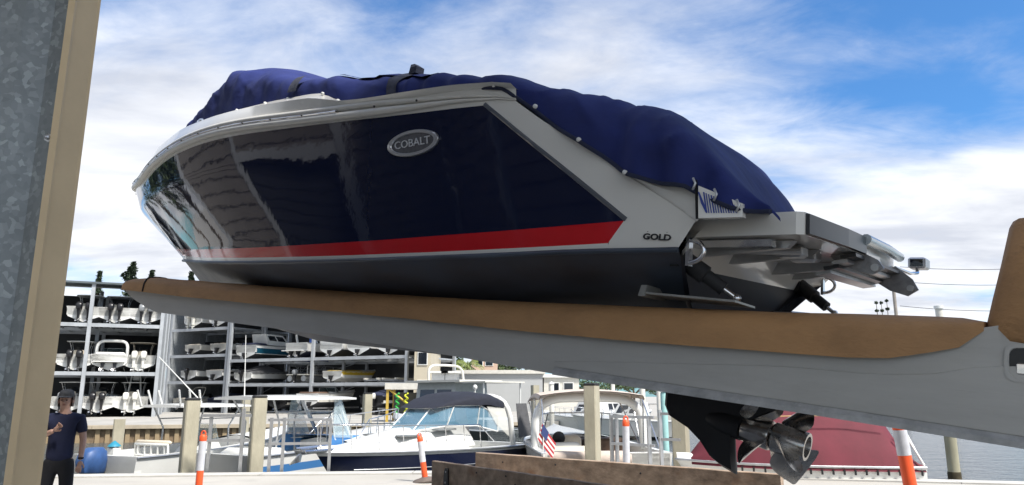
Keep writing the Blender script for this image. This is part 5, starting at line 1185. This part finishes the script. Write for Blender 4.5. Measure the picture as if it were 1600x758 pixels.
# flexible marker posts
orange = mat('marker_orange', (.80, .10, .025), .45, var=.06, bump=.05); refl = mat('reflective_sleeve', (.58, .59, .63), .4, .1, var=.10, scale=12, dirt=((.3, .3, .3), 5, .55, .8, .4))
def marker(px, pyt, Y, label, lean=0.0, rd=.058, lo=.42):
    zt_ = at(px, pyt, Y).z
    p = at_z(px, 700, 0); o_ = thing('marker_post', label, 'marker post', (lat(px, Y), Y, .0), 0, 'orange marker posts on the dock'); o_.rotation_euler = (0, lean, 0)
    H_ = zt_; q = MB(); q.lathe([(.26, 0), (.27, .03), (.22, .07), (.10, .09), (.07, .10)], n=20); q.build('base', mat('rubber_base', (.13, .105, .09), .85, var=.25), o_, 40)
    q = MB(); q.lathe([(rd, .09), (rd, H_ - .09), (rd * .92, H_ - .055)], n=16); q.build('tube', orange, o_, 40)
    q = MB(); q.lathe([(rd + .002, H_ * lo), (rd + .002, H_ - .14)], n=16); q.build('sleeve', refl, o_, 60)
    q = MB(); q.lathe([(rd + .002, H_ - .13), (rd + .003, H_ - .06), (rd * .65, H_ - .03), (.0, H_ - .025)], n=16); q.tube([(rd * .65 * math.cos(a), 0, H_ - .03 + .06 * math.sin(a)) for a in [math.pi * k / 8 for k in range(9)]], .013, 6); q.build('cap', orange, o_, 50)
marker(322, 676, 13.0, 'orange and grey marker post beside the left concrete piling', R(0.5))
marker(668, 678, 15.4, 'leaning orange and white marker post in front of the navy-striped cruiser', R(-9))
marker(975, 653, 13.0, 'orange and white marker post standing behind the timber planks', R(.8))
marker(1415, 652, 9.0, 'orange and white marker post at the right, beside the maroon cover', R(-5), .075, .70)
# timber cradle: two planks on edge
plankm = mat('weathered_plank', (.38, .285, .21), .85, var=.40, scale=3, stretch=(.35, 3, 3), bump=.35, bscale=12, dirt=((.30, .13, .05), 1.3, .55, .75, .6))
cr_ = thing('timber_skid', 'weathered timber skid of two long planks on edge in the foreground', 'timber skid', (0.6, 8.2, 0)); CR0 = Vector((.6, 8.2, 0))
def plank(pa, pb, zt_, h, th, nm='plank'):
    A = at_z(pa[0], pa[1], zt_); Bp = at_z(pb[0], pb[1], zt_); d = (Bp - A); n2 = Vector((-d.y, d.x, 0)).normalized() * th
    q = MB(); N3 = 14; rws = []
    for i in range(N3 + 1):
        c_ = A + d * i / N3 - CR0; w1 = .006 * mnoise.noise(Vector((i * .8, zt_, h))); dn = Vector((0, 0, 1))
        b1 = .008
        rws.append([c_ + Vector((0, 0, -h)), c_ + Vector((0, 0, -b1 + w1)), c_ + n2 * .12 + Vector((0, 0, w1)), c_ + n2 * .88 + Vector((0, 0, w1)), c_ + n2 + Vector((0, 0, -b1 + w1)), c_ + n2 + Vector((0, 0, -h))])
    q.grid(rws, closed=True, caps=True); return q.build(nm, plankm, cr_), A, Bp, d, n2
_, A1_, B1_, d1_, n1_ = plank((675, 720), (975, 762), .92, .30, .05)
_, A2_, B2_, d2_, n2_ = plank((743, 707), (1219, 741), .92, .30, .07)
for k in (.10, .9):
    a_, b_ = A1_ + d1_ * k, A2_ + d2_ * k; c_ = (a_ + b_) / 2 - CR0; dd = b_ - a_
    q = MB(); q.box((c_.x, c_.y, .92 - .42), (dd.length + .5, .2, .2), math.atan2(dd.y, dd.x)); q.build('cross_timber', plankm, cr_)
    for e_ in (a_, b_): q = MB(); q.box((e_.x - CR0.x, e_.y - CR0.y, .2), (.24, .24, .42)); q.build('foot_block', plankm, cr_)
p = at_z(704, 735, .80); q = MB(); g_ = (-n1_).normalized() * .012; e_ = A1_ + d1_ * .105 - CR0 - n1_.normalized() * .02; dn = d1_.normalized()
q.prism([e_ + dn * a_ + Vector((0, 0, z)) for a_, z in ((-.05, -.40), (.07, -.40), (.055, -.09), (.045, -.06), (-.005, -.06), (-.03, -.12))], n1_.normalized() * .018); q.build('bracket', mat('dark_bracket', (.035, .037, .04), .6, .3, var=.3), cr_)
for a_, z in ((.02, -.10), (.015, -.22)): q = MB(); c_ = e_ + dn * a_ + Vector((0, 0, z)); q.ball(tuple(c_), .011, 8, 6); q.build('bolt', alu, cr_, 60)
for k_, z in ((.30, -.06), (.47, -.05), (.52, -.12), (.75, -.07)):
    q = MB(); c_ = A1_ + d1_ * k_ + Vector((0, 0, z)) - CR0; q.ball(tuple(c_), (.010, .010, .010), 8, 6); q.build('nail', blackp, cr_)
for k_, z in ((.12, -.10), (.33, -.08), (.62, -.10)):
    q = MB(); c_ = A2_ + d2_ * k_ + Vector((0, 0, z)) - CR0; q.ball(tuple(c_), (.012, .012, .012), 8, 6); q.build('nail', blackp, cr_)

# ================================================================== far side: kiosk, buildings, trees, poles
Yk = 52
def wbox(par, nm, c, d, mt, rz=0): q = MB(); q.box(c, d, rz); return q.build(nm, mt, par)
kp = at_z(612, 640, 0); o = thing('kiosk', 'open kiosk with a flat white roof and yellow timber posts', 'kiosk', (lat(654, Yk), Yk, 0)); w_ = lat(702, Yk) - lat(608, Yk); zr = at(654, 604, Yk).z
rf = wbox(o, 'roof', (0, 0, zr), (w_, 3.2, .42), gel2); ylw = mat('yellow_timber', (.50, .34, .06), .7, var=.15)
for s in (-1, 1): 
    for dy in (-1.4, 1.4): wbox(o, 'post', (s * w_ * .46, dy, zr / 2 - .1), (.16, .16, zr - .2), ylw)
for s in (-1, 1): q = MB(); q.tube([(s * w_ * .44, -1.42, zr - .2), (s * w_ * .15, -1.42, zr - 1.1)], .07, 4); q.build('brace', ylw, o)
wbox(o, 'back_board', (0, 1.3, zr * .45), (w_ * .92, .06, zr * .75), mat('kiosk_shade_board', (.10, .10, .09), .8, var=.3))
g = thing('hose_coil', 'green and yellow hose hanging at the kiosk', 'hose', (lat(628, Yk - 1.5), Yk - 1.5, 0))
for k, mt in enumerate((mat('green_hose', (.02, .33, .05), .6), mat('yellow_hose', (.55, .58, .03), .6))):
    q = MB(); q.tube([((k - .5) * .6 + .10 * math.cos(i * .9), .1 * math.sin(i * .9), zr - .45 - i * .05) for i in range(30)], .06, 6); q.build('loop', mt, g, 60)
beige = mat('beige_render', (.48, .43, .33), .85, var=.08, scale=.5)
def building(label, pxa, pxb, pyt, Y, depth, mt, roofmt, wins=(), name='building', roofh=.4):
    xa, xb = lat(pxa, Y), lat(pxb, Y); z = at((pxa + pxb) / 2, pyt, Y).z; o_ = thing(name, label, 'building', ((xa + xb) / 2, Y, 0)); w = xb - xa
    wbox(o_, 'wall', (0, depth / 2, z / 2), (w, depth, z), mt); wbox(o_, 'roof', (0, depth / 2, z + roofh / 2), (w + .6, depth + .6, roofh), roofmt)
    for u, v, ww, hh in wins:
        f_ = wbox(o_, 'window', (-w / 2 + u * w, -.03, v * z), (ww, .10, hh), gel); wbox(f_, 'pane', (-w / 2 + u * w, -.09, v * z), (ww * .84, .03, hh * .84), darkglass)
    return o_
building('beige end building beside the right edge of the boat rack', 646, 672, 538, 66.5, 9, beige, roofm, ((.5, .8, .9, 1.2), (.5, .4, .9, 1.2)))
for k, (a, b_) in enumerate(((674, 694), (695, 714))): building(('left' if k == 0 else 'right') + ' of the two white plastic tanks above the kiosk roof', a, b_, 583, 60, 2.2, gel, gel, (), 'storage_tank', .15)
building('long low grey warehouse behind the work boat', 712, 848, 584, 84, 14, mat('pale_grey_sheet', (.40, .41, .41), .6, var=.08, scale=.2), gel2, ())
building('pale pink house behind the warehouse roof', 736, 776, 556, 110, 9, mat('pink_render', (.56, .40, .30), .85, var=.06), gel, ((.3, .6, 1.2, 1.4), (.7, .6, 1.2, 1.4), (.3, .87, 1.2, 1.0), (.7, .87, 1.2, 1.0)))
building('white marina building right of the warehouse', 850, 905, 590, 88, 10, gel2, gel, ((.3, .7, 1.2, 1.2), (.7, .7, 1.2, 1.2)))
# trees
leafm = mat('leaf_green', (.055, .085, .028), .6, var=.5, scale=.8); leafd = mat('pine_green', (.035, .055, .028), .7, var=.4, scale=.8); barkm = mat('bark', (.13, .10, .07), .9, var=.3, scale=4); palmg = mat('palm_green', (.16, .20, .05), .55, var=.35, scale=1)
rng = random.Random(5)
def leafcloud(q, c, r, n, s):
    for _ in range(n):
        while True:
            v = Vector((rng.uniform(-1, 1), rng.uniform(-1, 1), rng.uniform(-1, 1)))
            if .25 < v.length < 1: break
        p = Vector(c) + Vector((v.x * r[0], v.y * r[1], v.z * r[2])); a = Vector((rng.uniform(-1, 1), rng.uniform(-1, 1), rng.uniform(-.6, .6))).normalized() * s; b_ = a.cross(Vector((rng.uniform(-1, 1), rng.uniform(-1, 1), 1))).normalized() * s * .55
        q.add([p - a, p + b_, p + a, p - b_], [(0, 1, 2, 3)])
def pine(label, px, pyt, Y, w, mt=leafd, n=90, name='pine_tree', base=0.0):
    zt_ = at(px, pyt, Y).z; o_ = thing(name, label, 'tree', (lat(px, Y), Y, 0), 0, 'trees behind the boat racks'); q = MB()
    q.tube([(0, 0, 0), (.1, 0, zt_ * .5), (0, 0, zt_ * .97)], [.28, .18, .04], 6); trunk = q
    for k in range(14): z = zt_ * (.45 + .5 * k / 14); a = k * 2.4; rr_ = w * (1.05 - k / 15) * .8; q.tube([(0, 0, z), (rr_ * math.cos(a), rr_ * math.sin(a), z + .25)], [.05, .015], 4)
    q.build('trunk', barkm, o_); q = MB()
    for k in range(16):
        u = k / 15; z = zt_ * lerp(.42, .97, u); rr_ = w * (1.0 - .8 * u) * rng.uniform(.7, 1.1)
        for j in range(3): a = rng.uniform(0, 6.28); leafcloud(q, (rr_ * .55 * math.cos(a), rr_ * .55 * math.sin(a), z), (rr_ * .5, rr_ * .5, zt_ * .022 + .2), n // 3, .30)
    q.build('crown', mt, o_)
pine('slim pine above the left rack roof, nearest the tan trim', 133, 424, 95, 1.6)
pine('broad pine rising above the left rack roof', 184, 409, 98, 3.6, n=150)
pine('small pine above the left rack roof beside the fork tip', 219, 422, 100, 1.7)
pine('dark pine standing in the gap between the two racks', 250, 470, 92, 3.0, n=120)
pine('pine tree peeking out under the bow beyond the fork', 283, 424, 100, 2.2)
def broad(label, px, pyt, Y, w, mt=leafm, name='broadleaf_tree', dens=70, hh=None):
    zt_ = hh or at(px, pyt, Y).z; o_ = thing(name, label, 'tree', (lat(px, Y), Y, 0), 0, 'trees on the far bank'); q = MB(); q.tube([(0, 0, 0), (.15, 0, zt_ * .35), (0, .1, zt_ * .7)], [.3, .22, .08], 7); tips = []
    for k in range(7): a = k * 2.4 + px; e_ = (w * .6 * math.cos(a), w * .6 * math.sin(a), zt_ * rng.uniform(.55, .85)); q.tube([(.1, 0, zt_ * .35), (e_[0] * .5, e_[1] * .5, zt_ * .55), e_], [.13, .09, .03], 5); tips.append(e_)
    q.build('trunk', barkm, o_); q = MB()
    for e_ in tips + [(0, 0, zt_ * .85)]:
        for j in range(4): leafcloud(q, (e_[0] + rng.uniform(-.3, .3) * w, e_[1] + rng.uniform(-.3, .3) * w, min(e_[2] + rng.uniform(-.1, .15) * zt_, zt_ * .93)), (w * .32, w * .32, zt_ * .10), dens, .24)
    q.build('crown', mt, o_)
broad('leafy tree behind the white tanks beside the palms', 688, 548, 96, 3.2)
broad('dark tree behind the warehouse beside the pink house', 790, 566, 118, 3.4)
for k, px in enumerate((1056, 1110, 1180)): broad(('nearest dark tree on the far right shore', 'middle dark tree on the far right shore', 'last dark tree on the far right shore')[k], px, 586 - 4 * k, 170, 5.5)
for k, (x, y, h_) in enumerate(((-25.5, 22, 9.5), (-29, 28, 11), (-27, 17.5, 8.5), (-31, 35, 12))):
    px_ = 800 + x / y * 1175; broad(('nearest', 'second', 'third', 'farthest')[k] + ' leafy tree on the left bank, seen only as a reflection in the bow', px_, 0, y, 3.6, leafm, 'broadleaf_tree', 60, h_)
for k, px in enumerate((866, 905, 950, 990, 1030)): broad(('first', 'second', 'third', 'fourth', 'fifth')[k] + ' from the left of the low trees behind the beige-topped cruiser', px, (598, 592, 596, 590, 598)[k], 135 + 6 * k, 5.0, leafm, 'broadleaf_tree', 45)
for k, (px, Y, pyt, lb) in enumerate(((958, 60, 594, 'white far piling seen above the beige canopy'), (1004, 42, 604, 'pale far piling seen through the cruiser arch'), (1030, 45, 606, 'pale far piling just left of the outdrive'), (1037, 36, 612, 'teal-sleeved far piling touching the outdrive'), (862, 50, 600, 'pale far piling left of the beige canopy'))):
    z1 = at(px, pyt, Y).z + 3; o = thing('mooring_pile', lb, 'piling', (lat(px, Y), Y, -3), 0, 'far mooring piles'); q = MB(); q.lathe([(.17, 0), (.16, z1 - .1), (.12, z1)], n=12); q.build('shaft', mat('teal_sleeve', (.30, .52, .50), .6, var=.1) if k == 3 else gel2, o, 50); q = MB(); q.lathe([(.19, z1 - .02), (.17, z1 + .06), (.03, z1 + .16)], n=12); q.build('cap', gel, o, 50)
for k, (px, Y, hd, lb, L_) in enumerate(((900, 58, (.9, .3), 'small white boat moored far behind the beige canopy', 6.5), (985, 50, (-.8, .6), 'white boat moored beyond the beige-topped cruiser windshield', 7.0), (1062, 46, (-.9, .4), 'white boat half hidden behind the outdrive', 7.0))):
    o = afloat(px, Y, hd, lb, .4); zs, hb = make_hull(o, L_, 2.5, 1.5, HM(), deck_from=.4); cabin(o, L_ * .3, L_ * .62, 1.9, 1.5, 1.5, 1.1, .7, .1); bow_rail(o, zs, hb, L_ * .5, L_ * .97, .5)
def palm(label, px, pyt, Y, r):
    z = at(px, pyt, Y).z - r * .35; o_ = thing('palm_tree', label, 'tree', (lat(px, Y), Y, 0), 0, 'palm trees behind the tanks'); q = MB(); q.tube([(.2, 0, 0), (.05, 0, z * .5), (0, 0, z)], [.2, .16, .14], 7); q.build('trunk', barkm, o_)
    for k in range(22):
        a = k * 2.399; el_ = rng.uniform(-.5, 1.0); q = MB(); P = []
        for i in range(6): t = i / 5; P.append(Vector((math.cos(a) * r * t * math.cos(el_ * .8), math.sin(a) * r * t * math.cos(el_ * .8), z + r * (math.sin(el_) * t - .65 * t * t))))
        for i in range(5):
            d = (P[i + 1] - P[i]); s_ = Vector((-math.sin(a), math.cos(a), 0)) * r * .17 * (1 - .5 * i / 5)
            for j in (0, .5): b0 = P[i] + d * j; q.add([b0, b0 + s_ + d * .6 + Vector((0, 0, -.12 * r)), b0 + d * .35], [(0, 1, 2)]); q.add([b0, b0 - s_ + d * .6 + Vector((0, 0, -.12 * r)), b0 + d * .35], [(0, 1, 2)])
        q.tube(P, .03, 4); q.build('frond', palmg, o_)
palm('palm tree with yellow-green fronds behind the white tanks', 706, 556, 88, 2.3)
palm('palm tree beside the pink house', 730, 560, 90, 2.2)
# pole, wires and spiky trees on the right
poleM = mat('pole_wood', (.30, .27, .24), .85, var=.2, scale=2)
Yp = 150; zt_ = at(1406, 425, Yp).z; o = thing('utility_pole', 'utility pole beyond the swim platform at the right', 'pole', (lat(1414, Yp), Yp, 0)); q = MB(); q.tube([(0, 0, 0), (0, 0, zt_)], [.42, .32], 8); q.build('shaft', poleM, o, 50)
q = MB(); q.box((0, 0, zt_ - 1.2), (3.2, .2, .25)); q.build('crossarm', poleM, o); q = MB(); q.lathe([(.0, 0), (.3, 0), (.35, .3), (.3, .9), (0, 1.0)], (1.5, 0, zt_ - 4.2), 10); q.build('lamp', greycow, o, 50)
for k, (y0, y1, nm_) in enumerate(((417, 411, 'highest'), (440, 437, 'middle'), (478, 480, 'lowest'))):
    a_, b_ = at(1406, y0, Yp), at(1700, y1, 140); q = MB(); P = [a_.lerp(b_, i / 16) - Vector((0, 0, .9 * (1 - (2 * i / 16 - 1) ** 2))) for i in range(17)]; P0_ = P[0].copy(); q.tube([p - P0_ for p in P], .05, 4); w = q.build('overhead_wire', blackp, None, 60); w.location = P0_; tag(w, nm_ + ' of the three overhead wires running right from the utility pole', 'wire', 'overhead wires')
for k, (px, py, lb) in enumerate(((1384, 470, 'leftmost of the three narrow layered trees beside the utility pole'), (1392, 470, 'middle of the three narrow layered trees beside the utility pole'), (1401, 467, 'layered narrow tree touching the utility pole'))):
    z1 = at(px, py, 165).z; o = thing('narrow_tree', lb, 'tree', (lat(px, 165), 165, 0), 0, 'narrow trees by the utility pole'); q = MB(); q.tube([(0, 0, 0), (0, 0, z1)], [.25, .05], 6); q.build('trunk', barkm, o); q = MB()
    for j in range(9): z = z1 * lerp(.35, .98, j / 8); leafcloud(q, (0, 0, z), (.85 - .07 * j, .85 - .07 * j, .28), 60, .3)
    q.build('crown', leafd, o)
o = thing('white_pile', 'tall white capped pile showing above the fork padding at the right', 'piling', (lat(1483, 60), 60, -3)); z1 = at(1480, 477, 60).z + 3
q = MB(); q.lathe([(.30, 0), (.28, z1 - .3)], n=14); q.build('shaft', gel2, o, 50); q = MB(); q.lathe([(.36, z1 - .3), (.36, z1 - .05), (.1, z1)], n=14); q.build('cap', gel, o, 50)
# ================================================================== the man at the left
skin = mat('skin', (.52, .31, .23), .55, var=.08, scale=8); shirtm = mat('navy_tshirt', (.010, .014, .045), .85, var=.2, bump=.3, bscale=14); trous = mat('black_trousers', (.010, .010, .013), .85, var=.2, bump=.3, bscale=10)
hairm = mat('brown_hair', (.045, .025, .015), .7, var=.4, scale=20); capm_ = mat('camo_cap', (.035, .037, .042), .85, var=.6, scale=25)
Ym = 9.7
man = thing('person', 'standing person in navy t-shirt, black trousers and dark cap, one hand raised to the chest', 'person', (lat(104, Ym), Ym, 0), R(16))
def skinned(nodes, edges, name, mt, parent, root=0, sub=2):
    me = bpy.data.meshes.new(name); me.from_pydata([n_[0] for n_ in nodes], edges, []); ob = bpy.data.objects.new(name, me); COL.objects.link(ob)
    md = ob.modifiers.new('skin', 'SKIN'); md.use_smooth_shade = True
    if not me.skin_vertices: bpy.context.view_layer.objects.active = ob; bm = bmesh.new(); bm.from_mesh(me); bm.verts.layers.skin.verify(); bm.to_mesh(me); bm.free()
    for i, n_ in enumerate(nodes): sv = me.skin_vertices[0].data[i]; sv.radius = n_[1] if isinstance(n_[1], tuple) else (n_[1], n_[1]); sv.use_root = (i == root)
    sb = ob.modifiers.new('sub', 'SUBSURF'); sb.levels = sub; sb.render_levels = sub
    dg = bpy.context.evaluated_depsgraph_get(); dg.update(); m2 = bpy.data.meshes.new_from_object(ob.evaluated_get(dg)); bpy.data.objects.remove(ob)
    m2.materials.clear(); m2.materials.append(mt); m2.polygons.foreach_set('use_smooth', [True] * len(m2.polygons)); return link(name, m2, parent)
# facing -y (towards the camera); +x is the right of the picture
SH = [(-.19, .02, 1.40), (-.24, .0, 1.17), (-.10, -.20, 1.20)]     # bent arm (left in the picture): shoulder, elbow, wrist
SH[1] = (-.27, -.02, 1.16); SH[2] = (-.04, -.22, 1.26)
SL = [(.19, .02, 1.40), (.245, .03, 1.13), (.255, -.05, .88)]        # hanging arm
body = [((0, 0, .93), (.12, .08)), ((0, 0, 1.10), (.115, .075)), ((0, .01, 1.28), (.13, .08)), ((0, .02, 1.40), (.11, .07)), ((0, .015, 1.49), .058), ((0, .0, 1.54), .055), ((0, -.01, 1.60), (.070, .082)), ((0, -.005, 1.66), (.076, .092)), ((0, 0, 1.70), (.060, .075)),
        (SH[0], .058), (SH[1], .045), (SH[2], .030), (SL[0], .058), (SL[1], .043), (SL[2], .030), ((-.10, 0, .84), .085), ((-.12, -.01, .48), .058), ((-.13, .03, .10), .042), ((-.13, -.12, .05), .040), ((.10, 0, .84), .085), ((.12, -.01, .48), .058), ((.13, .03, .10), .042), ((.14, -.12, .05), .040)]
ed = [(0, 1), (1, 2), (2, 3), (3, 4), (4, 5), (5, 6), (6, 7), (7, 8), (3, 9), (9, 10), (10, 11), (3, 12), (12, 13), (13, 14), (0, 15), (15, 16), (16, 17), (17, 18), (0, 19), (19, 20), (20, 21), (21, 22)]
skinned(body, ed, 'body', skin, man)
def hand(w, d, side, curl):
    w, d = Vector(w), Vector(d).normalized(); up_ = Vector((0, -1, 0)) if abs(d.y) < .8 else Vector((0, 0, 1)); sd_ = d.cross(up_).normalized() * side; pn = sd_.cross(d).normalized()
    N_ = [(tuple(w), .026), (tuple(w + d * .05), (.030, .020)), (tuple(w + d * .085), (.034, .018))]; E_ = [(0, 1), (1, 2)]
    for k in range(4):
        b0 = w + d * .09 + sd_ * (.027 - .018 * k); ln = (.036, .042, .039, .030)[k]; i = len(N_)
        a1 = b0 + d * ln + pn * ln * curl * .6; a2 = a1 + d * ln * (1 - curl) * .8 + pn * ln * curl
        N_ += [(tuple(b0), .0105), (tuple(a1), .0095), (tuple(a2), .0075)]; E_ += [(2, i), (i, i + 1), (i + 1, i + 2)]
    i = len(N_); t0 = w + d * .035 + sd_ * .032; N_ += [(tuple(t0), .012), (tuple(t0 + d * .03 + sd_ * .02 + pn * .01), .0105), (tuple(t0 + d * .055 + sd_ * .018 + pn * .022), .008)]; E_ += [(1, i), (i, i + 1), (i + 1, i + 2)]
    skinned(N_, E_, 'hand', skin, man, 0, 1)
hand(SH[2], (.62, -.25, .55), 1, .75); hand(SL[2], (-.05, -.25, -1), -1, .45)
shn = [((0, 0, .83), (.178, .138)), ((0, .0, 1.0), (.168, .128)), ((0, .0, 1.12), (.160, .118)), ((0, .01, 1.28), (.178, .122)), ((0, .02, 1.415), (.140, .098)), ((0, .018, 1.485), (.072, .066)), (SH[0], .074), (tuple(Vector(SH[0]).lerp(Vector(SH[1]), .72)), .070), (SL[0], .074), (tuple(Vector(SL[0]).lerp(Vector(SL[1]), .72)), .070)]
skinned(shn, [(0, 1), (1, 2), (2, 3), (3, 4), (4, 5), (4, 6), (6, 7), (4, 8), (8, 9)], 'tshirt', shirtm, man, 0)
trn = [((0, 0, .96), (.158, .118)), ((0, 0, .90), (.165, .122)), ((-.10, 0, .80), .098), ((-.12, -.01, .48), .080), ((-.13, .02, .07), .075), ((.10, 0, .80), .098), ((.12, -.01, .48), .080), ((.13, .02, .07), .075)]
skinned(trn, [(0, 1), (1, 2), (2, 3), (3, 4), (1, 5), (5, 6), (6, 7)], 'trousers', trous, man, 0)
for s in (-1, 1): q = MB(); q.bbox((s * .135, -.05, .04), (.10, .28, .08), .03); q.build('shoe', rubber, man, 50)
q = MB(); rows = []
for i in range(7):
    a = math.pi / 2 * i / 6; rows.append([(.092 * math.cos(a) ** .6 * math.cos(t), .002 + .112 * math.cos(a) ** .6 * math.sin(t), 1.675 + .095 * math.sin(a)) for t in [2 * math.pi * k / 20 for k in range(20)]])
q.grid(rows, closed=True, caps=True); br = []
for k in range(11): t = math.pi * (1.12 + .76 * k / 10); br.append([(.094 * math.cos(t), .114 * math.sin(t), 1.683), (.082 * math.cos(t) * 1.05, .114 * math.sin(t) - .075 * math.sin(math.pi * k / 10), 1.668)])
q.grid(br); q.grid([[(p[0], p[1], p[2] - .006) for p in r] for r in br], flip=True); q.build('cap', capm_, man, 50)
q = MB(); rows = []
for i in range(6):
    z = 1.69 - .028 * i; k_ = 1 + .03 * math.sin(i); rows.append([(.092 * k_ * math.cos(t), .012 + .106 * k_ * math.sin(t), z) for t in [math.pi * (-.14 + 1.28 * j / 14) for j in range(15)]])
q.grid(rows); q.build('hair', hairm, man, 60)
for s in (-1, 1):
    q = MB(); q.ball((s * .030, -.086, 1.632), (.014, .008, .008), 8, 6); q.build('eye', rubber, man, 60); q = MB(); q.ball((s * .083, .0, 1.62), (.012, .022, .032), 8, 6); q.build('ear', skin, man, 60)
q = MB(); q.grid([[(-.009, -.086, 1.635), (.009, -.086, 1.635)], [(-.012, -.112, 1.603), (.012, -.112, 1.603)], [(-.014, -.088, 1.594), (.014, -.088, 1.594)]]); q.add([(-.009, -.086, 1.635), (-.012, -.112, 1.603), (-.020, -.085, 1.598)], [(0, 1, 2)]); q.add([(.009, -.086, 1.635), (.012, -.112, 1.603), (.020, -.085, 1.598)], [(0, 1, 2)]); q.build('nose', skin, man, 80)
q = MB(); q.ball((0, -.084, 1.572), (.022, .008, .006), 8, 6); q.build('mouth', mat('lips', (.30, .12, .10), .5), man, 60)
q = MB(); q.lathe([(.033, -.012), (.036, 0), (.033, .012)], (SL[2][0], SL[2][1] + .01, SL[2][2] + .03), 14); q.build('wristband', rubber, man, 50)
